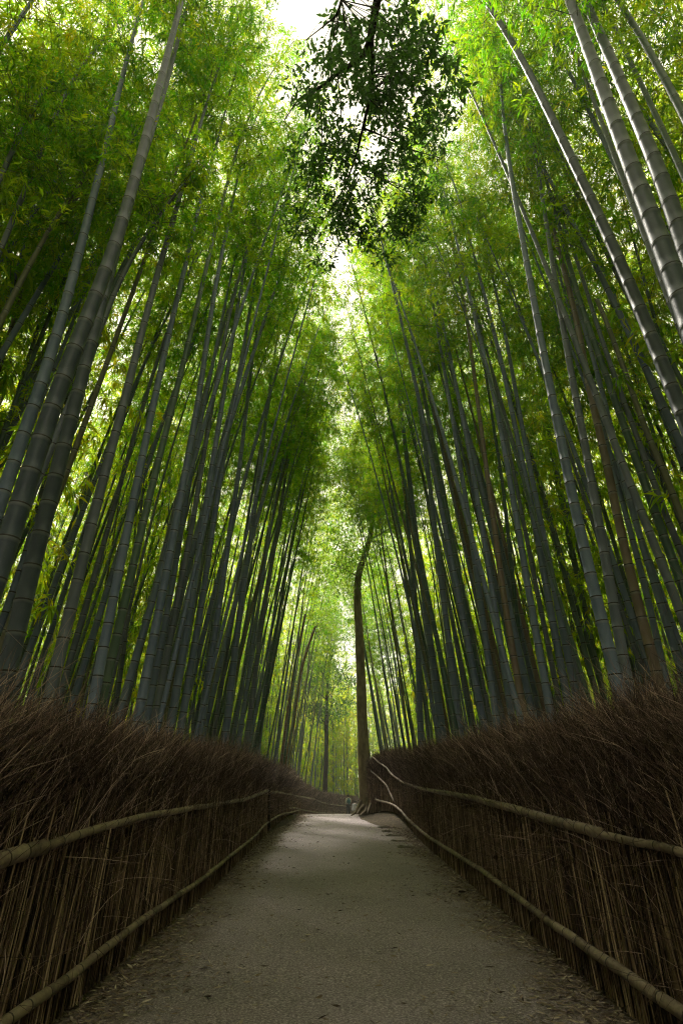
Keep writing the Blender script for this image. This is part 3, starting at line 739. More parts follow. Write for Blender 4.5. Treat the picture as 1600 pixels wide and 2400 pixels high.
def rail(name, parent, org, pts3, r0, r1, seed, gap=.22, label=None):
    P = catmull(pts3, max(14, len(pts3) * 5))
    d = np.r_[0, np.cumsum(np.linalg.norm(np.diff(P, axis=0), axis=1))]; L_ = d[-1]
    rg = np.random.default_rng(seed)
    sag = [.004 * math.sin(i * 1.7 + seed) for i in range(len(P))]
    P[1:-1, 2] += np.array(sag)[1:-1]
    f = lambda h: np.stack([np.interp(np.asarray(h) * L_, d, P[:, i]) for i in range(3)], -1)
    r0 *= .9; r1 *= .9
    V, Q, n_, s_ = culm_arrays(lambda h: f(h) - org, L_, r0, rg, sides=12, rtip=r1 / r0, gap0=gap, gap1=gap)
    # end caps
    nv = len(V); c0 = f(0.) - org; c1 = f(1.) - org
    V = np.vstack([V, c0, c1]); n_ = np.r_[n_, 0, 0]; s_ = np.r_[s_, .5, .5]
    t0 = [(nv, (k + 1) % 12, k) for k in range(12)]; t1 = [(nv + 1, nv - 12 + k, nv - 12 + (k + 1) % 12) for k in range(12)]
    o = link(name, mesh_np(name, V, Q, [M_RAIL], None, True, {'node_t': n_, 'seg': s_}, Ft=np.array(t0 + t1)), parent)
    if label: o['label'] = label
    return o
def shift(poly, side, dx): return [(x - side * dx, y) for x, y in poly]
PLi, PRi = shift(PL, -1, .055), shift(PR, 1, .055)
def rp(pix, poly, pre=None, post=None):
    out = [] if pre is None else [np.array(pre, float)]
    for u, v in pix:
        q = on_poly(u, v, poly)
        if q is not None: out.append(q)
    return out
# left: lower rail
def before(q0, q1, L_=2.0):
    q0 = np.array(q0); q1 = np.array(q1); d = (q0 - q1) / np.linalg.norm(q0 - q1); return q0 + d * L_
a = rp([(19, 2392), (172, 2285), (318, 2166), (494, 2047)], PLi); a = [before(a[0], a[1])] + a
rail('lower_rail', fL, oL, a, .036, .030, 1)
a = rp([(488, 2048), (600, 1958), (617, 1936), (633, 1924)], PLi); rail('lower_rail', fL, oL, a, .034, .026, 2)
a = rp([(633, 1923), (661, 1908), (684, 1904)], PLi); a += rp([(705, 1897)], PLi)
rail('lower_rail', fL, oL, a, .034, .03, 3)
def on_fence_rail(ys, h, poly): 
    out = []
    for y in ys:
        x = float(np.interp(y, [p[1] for p in poly], [p[0] for p in poly])); out.append(np.array([x, y, gz(x, y) + h]))
    return out
rail('lower_rail', fL, oL, on_fence_rail([24, 27, 30, 34, 38, 42, 48, 54], .24, PLi), .04, .04, 4, .5)
# left: upper rail
a = rp([(0, 2016), (103, 1985)], PLi); a = [before(a[0], a[1])] + a; rail('upper_rail', fL, oL, a, .052, .046, 5, .26, 'thicker front piece of the upper rail')
a = rp([(100, 1988), (150, 1970), (268, 1927), (421, 1899), (574, 1874), (627, 1853)], PLi); rail('upper_rail', fL, oL, a, .031, .040, 6)
a = rp([(634, 1857), (650, 1856), (669, 1861), (686, 1863)], PLi); rail('upper_rail', fL, oL, a, .042, .038, 7, .3)
a = rp([(686, 1864), (701, 1867), (738, 1873), (753, 1881), (780, 1886), (812, 1890), (842, 1894)], PLi)
rail('upper_rail', fL, oL, a, .045, .055, 8, .6)
for (u_, v0_, v1_) in ((630, 1846, 1934),):
    q0 = on_poly(u_, v1_, PLi); q1 = on_poly(u_, v0_, PLi)
    q0[2] -= .1; Vp, Qp, _, _ = tubes(np.array([[q0, (q0 + q1) / 2, q1]]), np.array([[.05, .045, .04]]), 9)
    link('post', mesh_np('post', Vp - oL, Qp, [M_DARKBARK]), fL)
# right: lower
a = rp([(1280, 2156), (1420, 2252), (1600, 2376)], PRi); a = a + [before(a[-1], a[-2])]; rail('lower_rail', fR, oR, a[::-1], .042, .036, 11, .3, 'thicker near piece of the lower rail')
a = rp([(1275, 2153), (1140, 2047), (1000, 1960), (955, 1920), (930, 1890), (914, 1883), (880, 1875)], PRi); rail('lower_rail', fR, oR, a, .032, .044, 12, .22)
# right: upper
a = rp([(1411, 1957), (1500, 1975), (1600, 1997)], PRi); a = a + [before(a[-1], a[-2])]; rail('upper_rail', fR, oR, a, .027, .030, 13, .22)
a = rp([(1413, 1955), (1190, 1892), (1100, 1868), (1005, 1852), (980, 1847), (944, 1834)], PRi); rail('upper_rail', fR, oR, a, .044, .036, 14, .2, 'thicker middle piece of the upper rail')
a = rp([(944, 1834), (916, 1815), (906, 1799), (888, 1788), (873, 1774)], PRi); rail('upper_rail', fR, oR, a, .038, .03, 15, .3)
# slanting middle pole on the right
a = rp([(924, 1882), (905, 1840), (882, 1818), (869, 1808)], PRi); rail('middle_rail', fR, oR, a, .038, .034, 16, .3)

# ------------------------------------------------------------------ trees
def limb(P, r, sides=10, n=30, rough=.06, seed=0):
    q = catmull(P, n); rr = np.interp(np.linspace(0, 1, n), np.linspace(0, 1, len(r)), r)
    V, Q, tid, sid = tubes(q[None], rr[None], sides)
    rg = np.random.default_rng(seed); c = q[sid]
    k = 1 + rough * (np.sin(V[:, 2:3] * 3 + V[:, 0:1] * 9) + rg.normal(0, .5, (len(V), 1)))
    return c + (V - c) * k, Q
def leaf_cloud(centres, spread, per, size, rng, wratio=.38, droop=.3, zs=.7):
    C = np.repeat(centres, per, 0) + rng.normal(0, 1, (len(centres) * per, 3)) * spread * np.array([1, 1, zs])
    n = len(C); D = unit(rng.normal(0, 1, (n, 3)) + np.array([0, 0, -.35]))
    Ln = rng.uniform(.7, 1.25, n) * size
    V, Q = leaf_quads(C, D, Ln, Ln * wratio, rng, droop)
    t = np.repeat(np.clip(np.repeat(rng.uniform(0, .8, len(centres)), per) + rng.normal(0, .12, n), 0, 1), 4)
    return V, Q, t
# big tree at the crest, on the bank at the end of the right fence
tx_, ty_ = .98, 24.0
tb = gz(tx_, ty_)
tree = empty('tree', (tx_, ty_, tb), 'brown trunked tree standing on the bank at the crest where the right fence ends', 'tree')
T0 = np.array([tx_, ty_, tb])
ptsT = [on_y(u, v, ty_) for u, v in [(857, 1850), (852, 1780), (849, 1700), (846, 1600), (842, 1500), (839, 1440), (836, 1380), (838, 1350), (852, 1305), (866, 1265), (874, 1220), (880, 1170)]]
ptsT = [np.array([tx_ + .03, ty_, tb - .2])] + ptsT
ac = Acc(); V, Q = limb(ptsT, [.34, .26, .235, .22, .21, .2, .19, .18, .17, .15, .13, .10, .07], 16, 60, .035, 3); ac.add(V - T0, Q)
top = ptsT[-1]
def sub(p, d, l, r0, sd, n=12):
    rg = np.random.default_rng(sd); d = np.array(d, float); d /= np.linalg.norm(d); pp = [p]
    for i in range(5):
        d = unit(d + rg.normal(0, .15, 3) + np.array([0, 0, .04])); pp.append(pp[-1] + d * l / 5)
    V, Q = limb(pp, [r0, r0 * .3], 6, n, .03, sd); return V, Q, pp
tips = []
for i, (p, d, l, r0) in enumerate([(ptsT[11], (-.4, -.2, 1), 2.4, .04), (ptsT[11], (.5, .3, 1), 3.0, .06), (top, (-.2, .2, 1), 3.0, .06), (top, (.7, -.3, .8), 2.8, .05), (ptsT[10], (.8, .2, .6), 2.6, .05), (ptsT[8], (-.9, .4, .5), 1.8, .035), (top, (-.8, -.4, .9), 2.6, .045)]):
    V, Q, pp = sub(p, d, l, r0, 40 + i); ac.add(V - T0, Q); tips += pp[2:]
    for j in range(3):
        V, Q, p2 = sub(pp[2 + j], np.random.default_rng(80 + i * 5 + j).normal(0, 1, 3) + np.array([0, 0, .5]), 1.2, .02, 60 + i * 4 + j, 8); ac.add(V - T0, Q); tips += p2[2:]
link('trunk', ac.mesh('trunk', [M_BARK]), tree)
rgT = np.random.default_rng(5)
cc = np.array(tips); cc = cc[rgT.integers(len(cc), size=800)] + rgT.normal(0, .8, (800, 3))
V, Q, t = leaf_cloud(cc, .3, 24, .15, rgT, .5); ac = Acc(); ac.add(V - T0, Q, 0, t)
link('crown', ac.mesh('crown', [M_MAPLE], False), tree)
ac = Acc()
for i, pl in enumerate([[(0, 0, .75), (.05, -.3, .42), (-.05, -.75, .10), (-.2, -1.3, .02), (-.3, -1.8, -.03)], [(.05, 0, .7), (-.3, -.25, .3), (-.42, -.55, .06), (-.62, -.9, -.06)],
                        [(.15, -.1, .9), (.3, -.35, .75), (.25, -.8, .5), (.05, -1.3, .22), (-.05, -1.9, .05)], [(.2, -.1, .6), (.5, -.6, .45), (.6, -1.3, .28), (.35, -2.0, .06)],
                        [(-.1, .1, .6), (-.25, .5, .2), (-.4, .9, -.05)], [(.0, -.2, .35), (-.3, -.7, .1), (-.4, -1.2, .0)]]):
    P = [T0 + np.array(p) for p in pl]
    P = [np.array([p[0], p[1], max(p[2], gz(p[0], p[1]) + .01)]) for p in P]
    V, Q = limb(P, [.11, .075, .06, .045, .02], 8, 22, .12, i); ac.add(V - T0, Q)
link('root', ac.mesh('root', [M_ROOT]), tree)
# second tree past the bend
t2 = np.array(on_y(762, 1885, 36)); t2x, t2y = -3.1, 36
q = on_y(762, 1850, 36); t2 = np.array([q[0] - .05, 36, gz(q[0], 36)])
t2[0] = on_y(761, 1860, 36)[0]
# it stands just behind the left fence line, so push it back until it clears the fence
ysT = 43.0; q = on_y(761, 1860, ysT); t2 = np.array([q[0] - .9, ysT, gz(q[0] - .9, ysT)])
ysT = 50.0; q = on_y(760, 1860, ysT); t2 = np.array([q[0], ysT, gz(q[0], ysT)])
tree2 = empty('tree', tuple(t2), 'slim dark trunked tree with dark leaf clumps, in the middle distance behind the far fence', 'tree')
pp2 = [np.array([t2[0], ysT, t2[2] - .2])] + [on_y(u, v, ysT) for u, v in [(761, 1860), (764, 1780), (765, 1700), (765, 1640), (767, 1600), (772, 1560), (776, 1510)]]
ac = Acc(); V, Q = limb(pp2, [.26, .22, .2, .18, .16, .14, .12, .07], 10, 40, .05, 8); ac.add(V - t2, Q)
tips = []
for i, (a, d, l) in enumerate([(pp2[5], (-.6, 0, 1.5), 4.5), (pp2[6], (.5, .2, 1.4), 4.0), (pp2[4], (-.8, 0, .8), 3.0), (pp2[4], (.9, -.2, .7), 3.4), (pp2[3], (-.6, -.3, .9), 2.6), (pp2[7], (0, 0, 1), 3.), (pp2[3], (.7, .2, .8), 2.6)]):
    V, Q, pp = sub(a, d, l, .04 if i > 1 else .08, 120 + i); ac.add(V - t2, Q); tips += pp[2:]
link('trunk', ac.mesh('trunk', [M_DARKBARK]), tree2)
cc = np.array(tips); cc = cc[rgT.integers(len(cc), size=260)] + rgT.normal(0, .7, (260, 3)) * np.array([1, 1, .5])
V, Q, t = leaf_cloud(cc, .28, 26, .2, rgT, .5); ac = Acc(); ac.add(V - t2, Q, 0, t)
link('crown', ac.mesh('crown', [M_BROAD], False), tree2)

# evergreen whose limbs hang over the path from behind the camera
e0 = np.array([3.0, -3.2, gz(3.0, -3.2)])
ever = empty('evergreen_tree', tuple(e0), 'dark glossy leaved evergreen whose forked limbs hang over the path at the top centre', 'tree')
ac = Acc()
V, Q = limb([e0 - np.array([0, 0, .2]), e0 + np.array([-.1, .1, 3]), e0 + np.array([-.5, .5, 6]), e0 + np.array([-1.0, 1.2, 8.0]), e0 + np.array([-1.3, 1.8, 10.0])], [.26, .21, .17, .13, .05], 14, 40, .05, 2); ac.add(V - e0, Q)
def yb(u, v, y): return on_y(u, v, y)
main = [e0 + np.array([-.8, .9, 7.2]), np.array([1.6, -.4, 9.0]), np.array([1.0, 1.2, 9.3]), yb(905, -110, 2.3), yb(884, 0, 2.7), yb(872, 60, 3.0), yb(866, 100, 3.1)]
limbs = [(main, [.12, .1, .085, .07, .055, .05, .045], 40),
 ([yb(866, 100, 3.1), yb(845, 140, 3.3), yb(790, 170, 3.5), yb(760, 200, 3.7), yb(700, 230, 3.9), yb(665, 285, 4.2)], [.045, .035, .03, .02, .012, .006], 24),
 ([yb(870, 80, 3.05), yb(873, 150, 3.3), yb(870, 215, 3.6), yb(850, 300, 4.0), yb(834, 370, 4.3), yb(812, 425, 4.6), yb(792, 470, 4.9)], [.03, .026, .022, .02, .016, .01, .006], 26),
 ([yb(800, 0, 2.6), yb(790, 35, 2.8), yb(760, 60, 3.0), yb(715, 95, 3.2)], [.016, .012, .008, .005], 14),
 ([yb(884, 0, 2.7), yb(860, -30, 2.6), yb(800, 0, 2.6)], [.02, .016, .016], 10),
 ([yb(870, 215, 3.6), yb(920, 170, 3.7), yb(980, 190, 4.0), yb(1040, 230, 4.3)], [.015, .012, .008, .004], 14),
 ([yb(850, 300, 4.0), yb(900, 320, 4.2), yb(960, 350, 4.5), yb(1030, 370, 4.8)], [.014, .011, .008, .004], 14),
 ([yb(834, 370, 4.3), yb(880, 410, 4.5), yb(930, 440, 4.9), yb(975, 480, 5.2)], [.013, .010, .007, .004], 14),
 ([yb(812, 425, 4.6), yb(860, 470, 5.0), yb(900, 530, 5.3)], [.010, .007, .004], 10),
 ([yb(745, 205, 3.8), yb(755, 300, 4.2), yb(750, 400, 4.7)], [.012, .009, .004], 12),
 ([yb(790, 170, 3.5), yb(800, 260, 4.0), yb(790, 330, 4.4)], [.011, .008, .004], 12),
 ([yb(792, 470, 4.9), yb(760, 510, 5.2), yb(735, 560, 5.4)], [.007, .005, .003], 10),
 ([yb(792, 470, 4.9), yb(820, 530, 5.3), yb(845, 590, 5.7)], [.007, .005, .003], 10)]
cc = []
for i, (P, r, n) in enumerate(limbs):
    V, Q = limb(P, r, 8, n, .04, i); ac.add(V - e0, Q)
    if i > 0:
        q = catmull(P, 16); cc += list(q[3:])
link('trunk', ac.mesh('trunk', [M_DARKBARK]), ever)
rgE = np.random.default_rng(31)
# leaf fans on twigs around the limbs
def in_blob(u, v):
    return ((u - 875) / 190) ** 2 + ((v - 215) / 215) ** 2 < 1 or ((u - 850) / 160) ** 2 + ((v - 440) / 175) ** 2 < 1
cen = []
while len(cen) < 430:
    u = rgE.uniform(670, 1090); v = rgE.uniform(-20, 630)
    if not in_blob(u + rgE.normal(0, 30), v + rgE.normal(0, 30)): continue
    if math.sin(u * .045 + 1.3 * math.sin(v * .02)) * math.sin(v * .038 + 1) > .38: continue
    if v < 120 and 680 < u < 760: continue
    y = np.interp(v, [0, 600], [2.8, 5.6]) + rgE.normal(0, .35)
    cen.append(yb(u, v, y))
cen = np.array(cen)
src = np.array(cc)
tw = []
for c in cen:
    d = np.linalg.norm(src - c, axis=1); s = src[int(np.argmin(d))]
    m = (s + c) / 2 + rgE.normal(0, .06, 3) + np.array([0, 0, .06]); tw.append([s, m, c])
V, Q, _, _ = tubes(np.array(tw), np.tile([.0045, .003, .0015], (len(tw), 1)), 4)
acT = Acc(); per = 19
C = np.repeat(cen, per, 0) + rgE.normal(0, .068, (len(cen) * per, 3))
az = rgE.uniform(0, 6.28, len(C)); D = unit(np.stack([np.cos(az), np.sin(az), rgE.normal(-.55, .45, len(C))], 1))
Ln = rgE.uniform(.062, .118, len(C))
Vl, Ql = leaf_quads(C, D, Ln, Ln * .40, rgE, .2)
acT.add(Vl - e0, Ql, 0, np.repeat(np.clip(rgE.uniform(0, .8, len(C)), 0, 1), 4)); acT.add(V - e0, Q, 1)
link('crown', acT.mesh('crown', [M_BROAD, M_DARKBARK], False), ever)

# ------------------------------------------------------------------ litter, fallen leaves, stones
rl = np.random.default_rng(3)
n = 48000
y = 2.4 + rl.random(n) ** 1.7 * 26; sd_ = rl.choice([-1, 1], n)
u = 1 - np.abs(rl.normal(0, .15, n)) * (1 + .5 * np.sin(y * 2.3 + sd_) * np.sin(y * .9)); stray = rl.random(n) < .05; u = np.where(stray, rl.uniform(-.6, .9, n), u)
x = centre(y) + sd_ * u * halfw(y)
z = path_z(x, y) + .004 + rl.random(n) * .014
az = rl.uniform(0, 6.28, n); D = unit(np.stack([np.cos(az), np.sin(az), rl.normal(.03, .12, n)], 1))
Ln = rl.uniform(.025, .09, n); Vq, Qq = leaf_quads(np.stack([x, y, z], 1), D, Ln, Ln * rl.uniform(.10, .22, n), rl, -.05)
ac = Acc(); ac.add(Vq, Qq, 0, np.repeat(np.clip(rl.normal(.42, .25, n), 0, 1), 4))
tag(link('leaf_litter', ac.mesh('leaf_litter', [M_LITTER], False)), 'dry bamboo leaves scattered along both edges of the path', kind='stuff')

def fallen(u, v, size, label, seed, curl=.35):
    d = ray(u, v); t = 1.0
    for _ in range(60):
        p = d * t; h = EYE + p[2] - float(path_z(np.array(p[0]), np.array(p[1])))
        t += h / max(.05, -d[2]) * .7
    p = d * t; base = np.array([p[0], p[1], EYE + p[2] + .006])
    rg = np.random.default_rng(seed)
    nu, nv = 9, 5; V = []
    a = rg.uniform(0, 6.28)
    for i in range(nu):
        s = i / (nu - 1); w = math.sin(math.pi * min(1, s * 1.02)) ** .8 * .28 * size
        for j in range(nv):
            k = j / (nv - 1) * 2 - 1
            X = (s - .5) * size; Y = k * w; Z = abs(k) ** 1.6 * w * curl * 1.6 + curl * size * (s - .5) ** 2 * .8 + rg.normal(0, .001)
            V.append((X * math.cos(a) - Y * math.sin(a), X * math.sin(a) + Y * math.cos(a), Z + .002))
    idx = np.arange(nu * nv).reshape(nu, nv)
    Q = np.stack([idx[:-1, :-1], idx[1:, :-1], idx[1:, 1:], idx[:-1, 1:]], -1).reshape(-1, 4)
    me = mesh_np('fallen_leaf', np.array(V), Q, [M_DRYLEAF])
    tag(link('fallen_leaf', me, None, tuple(base)), label, 'leaf', 'fallen leaves on the path')
fallen(487, 2341, .055, 'small dark curled leaf lying lowest on the path, near the bottom', 1)
fallen(535, 2283, .05, 'small flat dark leaf on the asphalt just above the lowest curled leaf', 2, .15)
fallen(552, 2074, .09, 'dark leaf at the left path edge below the joint of the left lower rail', 3, .2)
for k, (u, v, sz, lb) in enumerate([(1082, 2094, .11, 'large crumpled dark leaf on the right path edge, biggest of its clump'), (1096, 2090, .08, 'dark crumpled leaf on the right side of the clump at the right path edge'), (1076, 2101, .07, 'dark crumpled leaf at the lower left of the clump at the right path edge')]):
    fallen(u, v, sz, lb, 10 + k, .5)

def stone(x, y, w, l, rz, label, seed):
    rg = np.random.default_rng(seed); import bmesh
    bm = bmesh.new(); bmesh.ops.create_cube(bm, size=1)
    bmesh.ops.bevel(bm, geom=bm.edges[:], offset=.12, segments=2, affect='EDGES')
    bmesh.ops.subdivide_edges(bm, edges=bm.edges[:], cuts=1, use_grid_fill=True)
    for v_ in bm.verts:
        v_.co.x *= w; v_.co.y *= l; v_.co.z *= .10
        v_.co += Vector(rg.normal(0, .006, 3))
    me = bpy.data.meshes.new('edging_stone'); bm.to_mesh(me); bm.free(); me.materials.append(M_STONE)
    for p_ in me.polygons: p_.use_smooth = True
    o = link('edging_stone', me, None, (x, y, float(path_z(np.array(x), np.array(y))) - .025)); o.rotation_euler = (0, .06, rz)
    tag(o, label, 'stone', 'edging stones at the right path edge')
ordn = ['nearest of the flat stones set in the right path edge before the roots', 'second nearest flat stone in the right path edge', 'flat stone in the middle of the row at the right path edge',
        'flat stone second farthest in the row at the right path edge', 'farthest of the flat stones at the right path edge, by the roots']
for k in range(5):
    yk = 13.6 + k * 1.25; stone(1.42 - .03 * k, yk, .42, .26, .1 + .05 * k, ordn[k], k)

# ------------------------------------------------------------------ people far down the path
def mat_plain(name, c, rough=.8):
    return simple_noise(name, [(.3, tuple(v * .85 for v in c)), (.7, tuple(min(1, v * 1.15) for v in c))], 12, rough, .2, 60, .004)
def skin_body(name, joints, edges, root, mats, parent):
    me = bpy.data.meshes.new(name)
    me.from_pydata([j[:3] for j in joints], edges, [])
    o = link(name, me, parent)
    md = o.modifiers.new('skin', 'SKIN'); md.use_smooth_shade = True
    sv = me.skin_vertices[0].data
    for i, j in enumerate(joints): sv[i].radius = (j[3], j[4] if len(j) > 4 else j[3]); sv[i].use_root = (i == root)
    sb = o.modifiers.new('sub', 'SUBSURF'); sb.levels = 2; sb.render_levels = 2
    for m in mats: me.materials.append(m)
    dg = bpy.context.evaluated_depsgraph_get(); ev = o.evaluated_get(dg)
    m2 = bpy.data.meshes.new_from_object(ev); o.modifiers.clear(); o.data = m2; bpy.data.meshes.remove(me)
    m2.materials.clear()
    for m in mats: m2.materials.append(m)
    for p in m2.polygons: p.use_smooth = True; p.material_index = 0
    return o
M_SKIN = mat_plain('skin', (.42, .27, .20)); M_HAIR = mat_plain('dark_hair', (.02, .016, .014))
M_SHIRT = mat_plain('pale_shirt', (.55, .52, .46)); M_TROUSER = mat_plain('dark_trousers', (.02, .022, .03)); M_TEAL = mat_plain('teal_fabric', (.02, .13, .15))
M_JACKET = mat_plain('grey_jacket', (.30, .29, .34)); M_JEANS = mat_plain('grey_brown_trousers', (.13, .11, .10)); M_SHOE = mat_plain('shoe', (.05, .05, .05))
def hand(J, E, w, d, sx):
    """five fingers from wrist index w at point J[w], pointing along d"""
    p = np.array(J[w][:3]); d = unit(np.array(d, float)); side = np.array([0, 1, 0.]); 
    palm = p + d * .08; J.append((*palm, .03, .016)); pi_ = len(J) - 1; E.append((w, pi_))
    for k, ln in enumerate([.07, .085, .08, .062]):
        b = palm + side * (k - 1.5) * .02; t1 = b + d * ln * .6; t2 = t1 + unit(d + np.array([-.5 * sx, 0, 0])) * ln * .5
        J.append((*t1, .009)); E.append((pi_, len(J) - 1)); J.append((*t2, .008)); E.append((len(J) - 2, len(J) - 1))
    th = p + d * .03 + side * .035; J.append((*th, .011)); E.append((w, len(J) - 1)); J.append((*(th + d * .04 + side * .012), .009)); E.append((len(J) - 2, len(J) - 1))
def person(loc, rz, label, crouch, shirt, trouser, sc=1.0):
    e = empty('person', loc, label, 'person', None, rz)
    if not crouch:
        pel = (0, 0, .93); kl = ((-.10, -.06, .50), (-.11, .06, .09)); kr = ((.10, .08, .50), (.11, .12, .09)); che = (0, .02, 1.25); nk = (0, .03, 1.46); hd = (0, .045, 1.58)
        sh = .18; el = [(-.24, -.02, 1.14), (.27, .10, 1.16)]; wr = [(-.25, .10, .92), (.26, .32, 1.10)]
    else:
        pel = (0, -.12, .40); kl = ((-.13, .28, .50), (-.12, .08, .09)); kr = ((.15, .26, .46), (.14, .06, .09)); che = (0, .08, .74); nk = (0, .20, .92); hd = (0, .26, 1.03)
        sh = .17; el = [(-.26, .25, .66), (.27, .26, .64)]; wr = [(-.15, .42, .55), (.15, .44, .52)]
    J = [(*pel, .14, .10), ((pel[0] + che[0]) / 2, (pel[1] + che[1]) / 2, (pel[2] + che[2]) / 2, .125, .09), (*che, .15, .10), (che[0], (che[1] + nk[1]) / 2, nk[2] - .07, .12, .08), (*nk, .055, .055),
         (hd[0], hd[1], hd[2] - .05, .07, .075), (hd[0], hd[1], hd[2] + .05, .085, .095), (hd[0], hd[1] - .01, hd[2] + .13, .05, .06)]
    E = [(0, 1), (1, 2), (2, 3), (3, 4), (4, 5), (5, 6), (6, 7)]
    J.append((hd[0], hd[1] + .105, hd[2] + .01, .013)); E.append((6, 8))
    for s in (-1, 1): J.append((hd[0] + s * .088, hd[1], hd[2] + .02, .014)); E.append((6, len(J) - 1))
    for s, el_, wr_ in ((-1, el[0], wr[0]), (1, el[1], wr[1])):
        J.append((s * sh, (che[1] + nk[1]) / 2, nk[2] - .08, .065)); a = len(J) - 1; E.append((3, a))
        J.append((*el_, .045)); E.append((a, a + 1)); J.append((*wr_, .028)); E.append((a + 1, a + 2)); hand(J, E, a + 2, np.array(wr_) - np.array(el_), s)
    for s, (k_, a_) in ((-1, kl), (1, kr)):
        J.append((s * .095, pel[1], pel[2] - .05, .095)); h = len(J) - 1; E.append((0, h))
        J.append((*k_, .062)); E.append((h, h + 1)); J.append((*a_, .042)); E.append((h + 1, h + 2)); J.append((a_[0], a_[1] + .14, .035, .04, .03)); E.append((h + 2, h + 3))
    body = skin_body('body', J, E, 0, [M_SKIN], e)
    # clothing shells follow the body
    me = body.data; co = np.zeros(len(me.vertices) * 3); me.vertices.foreach_get('co', co); co = co.reshape(-1, 3)
    no = np.zeros(len(me.vertices) * 3); me.vertices.foreach_get('normal', no); no = no.reshape(-1, 3)
    faces = [tuple(p.vertices) for p in me.polygons]
    def shell(name, test, mat, off, parent):
        keep = [f for f in faces if all(test(co[i]) for i in f)]
        used = sorted({i for f in keep for i in f}); mp = {i: k for k, i in enumerate(used)}
        m = bpy.data.meshes.new(name); m.from_pydata([tuple(co[i] + no[i] * off) for i in used], [], [[mp[i] for i in f] for f in keep]); m.materials.append(mat)
        for p in m.polygons: p.use_smooth = True
        o = link(name, m, parent); md = o.modifiers.new('solid', 'SOLIDIFY'); md.thickness = .012; return o
    waist = pel[2] + .03
    wz = min(wr[0][2], wr[1][2])
    if not crouch:
        shell('shirt', lambda c: (c[2] > waist - .02 and c[2] < nk[2] + .0 and not (abs(c[0]) > .19 and c[2] < 1.12 and c[1] > .2)), shirt, .018, e)
        shell('trousers', lambda c: c[2] > .10 and c[2] < waist + .02 and abs(c[0]) < .215, trouser, .015, e)
    else:
        shell('jacket', lambda c: c[2] < nk[2] and (c[2] > .62 or (c[2] > .42 and c[1] < .1)) , shirt, .03, e)
        shell('trousers', lambda c: c[2] > .08 and c[2] <= .62 and not (abs(c[0]) < .1 and c[1] > .3), trouser, .015, e)
    shell('shoe', lambda c: c[2] < .085, M_SHOE, .012, e)
    shell('hair', lambda c: c[2] > hd[2] + (.02 if True else 0) and (c[1] < hd[1] + .05 or c[2] > hd[2] + .11) or (c[2] > hd[2] - .06 and c[1] < hd[1] - .03 and abs(c[0]) < .12 and c[2] > nk[2] + .03), M_HAIR, .02, e)
    e.scale = (sc, sc, sc)
    return e
p1 = on_y(816, 1900, 55); p1g = gz(p1[0], 55); 
person((float(p1[0]), 55, float(smooth_g(55)) + .0), .25, 'standing person in a pale shirt and dark trousers walking away down the path', False, M_SHIRT, M_TROUSER)
# backpack, carried: a thing of its own
import bmesh
bm = bmesh.new(); bmesh.ops.create_cube(bm, size=1)
bmesh.ops.bevel(bm, geom=bm.edges[:], offset=.28, segments=4, affect='EDGES')
for v_ in bm.verts: v_.co.x *= .33; v_.co.y *= .20; v_.co.z *= .50
me = bpy.data.meshes.new('bag_body'); bm.to_mesh(me); bm.free(); me.materials.append(M_TEAL)
for p_ in me.polygons: p_.use_smooth = True
bp = empty('backpack', (float(p1[0]) + .05, 54.83, float(smooth_g(55)) + 1.18), 'teal backpack on the back of the standing person', 'backpack', None, .25)
link('bag_body', me, bp)
ac = Acc()
for s in (-1, 1):
    V, Q = limb([np.array([s * .11, .03, .24]), np.array([s * .14, .16, .27]), np.array([s * .15, .27, .14]), np.array([s * .16, .2, -.1]), np.array([s * .14, .06, -.2])], [.018, .018], 6, 16, 0, 1); ac.add(V, Q)
link('strap', ac.mesh('strap', [M_TEAL]), bp)
p2 = on_y(829, 1900, 50)
person((float(p2[0]), 50, float(smooth_g(50))), -.6, 'crouching person in a grey jacket beside the tree roots at the path edge', True, M_JACKET, M_JEANS, 1.0)

# ------------------------------------------------------------------ light
EL, AZ = 55.0, 24.0     # sun ahead of the camera, a little to the left
w = bpy.data.worlds.new('World'); SC.world = w; w.use_nodes = True
nt = w.node_tree; nt.nodes.clear()
out = nt.nodes.new('ShaderNodeOutputWorld'); bg = nt.nodes.new('ShaderNodeBackground'); bg.inputs[1].default_value = .15
sky = nt.nodes.new('ShaderNodeTexSky'); sky.sky_type = 'NISHITA'; sky.sun_disc = False
sky.sun_elevation = R(EL); sky.sun_rotation = R(-AZ); sky.dust_density = 2.0; sky.air_density = 1.0
tc = nt.nodes.new('ShaderNodeTexCoord')
nz = nt.nodes.new('ShaderNodeTexNoise'); nz.inputs['Scale'].default_value = 2.2; nz.inputs['Detail'].default_value = 5
nt.links.new(tc.outputs['Generated'], nz.inputs['Vector'])
cr = ramp(nt, [(.25, (.8, .8, .8)), (.6, (.98, .98, .98))]); nt.links.new(nz.outputs['Fac'], cr.inputs[0])
mx = nt.nodes.new('ShaderNodeMix'); mx.data_type = 'RGBA'
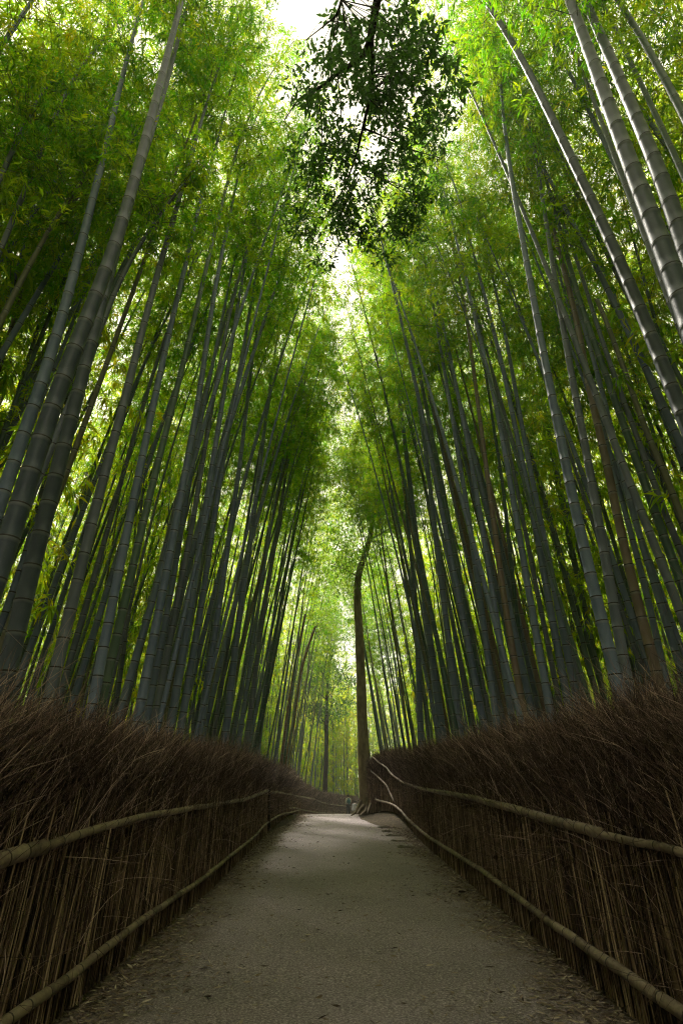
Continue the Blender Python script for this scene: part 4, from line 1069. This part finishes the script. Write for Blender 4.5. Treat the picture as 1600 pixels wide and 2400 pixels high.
nt.links.new(cr.outputs[0], mx.inputs[0]); nt.links.new(sky.outputs[0], mx.inputs[6]); mx.inputs[7].default_value = (4.5, 4.15, 2.9, 1)
nt.links.new(mx.outputs[2], bg.inputs[0]); nt.links.new(bg.outputs[0], out.inputs[0])
sd = bpy.data.lights.new('sun', 'SUN'); sd.energy = 4.2; sd.angle = R(6); sd.color = (1, .93, .80)
so = bpy.data.objects.new('sun', sd); COL.objects.link(so)
dirv = Vector((-math.sin(R(AZ)) * math.cos(R(EL)), math.cos(R(AZ)) * math.cos(R(EL)), math.sin(R(EL))))
so.rotation_euler = dirv.to_track_quat('Z', 'Y').to_euler(); so.location = (0, 0, 40)

bm = bmesh.new(); bmesh.ops.create_cube(bm, size=1)
for v_ in bm.verts: v_.co.x *= 120; v_.co.y = v_.co.y * 130 + 45; v_.co.z = v_.co.z * 32 + 13.2
me = bpy.data.meshes.new('haze'); bm.to_mesh(me); bm.free()
mh, nh, oh = new_mat('haze_air'); pv = nh.nodes.new('ShaderNodeVolumePrincipled')
pv.inputs['Density'].default_value = .0018; pv.inputs['Color'].default_value = (.95, .95, .9, 1); pv.inputs['Anisotropy'].default_value = .3
nh.links.new(pv.outputs[0], oh.inputs['Volume']); me.materials.append(mh)
tag(link('haze', me), 'faint haze in the air of the grove', kind='stuff')
SC.view_settings.view_transform = 'Standard'; SC.view_settings.look = 'None'; SC.view_settings.gamma = 1
SC.view_settings.exposure = 1.48
cy = SC.cycles
cy.max_bounces = 6; cy.diffuse_bounces = 4; SC.render.filter_size = 1.1 if hasattr(SC.render, 'filter_size') else 1; cy.pixel_filter_type = 'BLACKMAN_HARRIS'; cy.filter_width = 1.15; cy.use_adaptive_sampling = True; cy.adaptive_threshold = .02; cy.glossy_bounces = 2; cy.transmission_bounces = 5; cy.transparent_max_bounces = 4
cy.denoising_prefilter = 'NONE'; cy.denoising_input_passes = 'RGB_ALBEDO_NORMAL'
cy.caustics_reflective = False; cy.caustics_refractive = False
cy.sample_clamp_indirect = 6
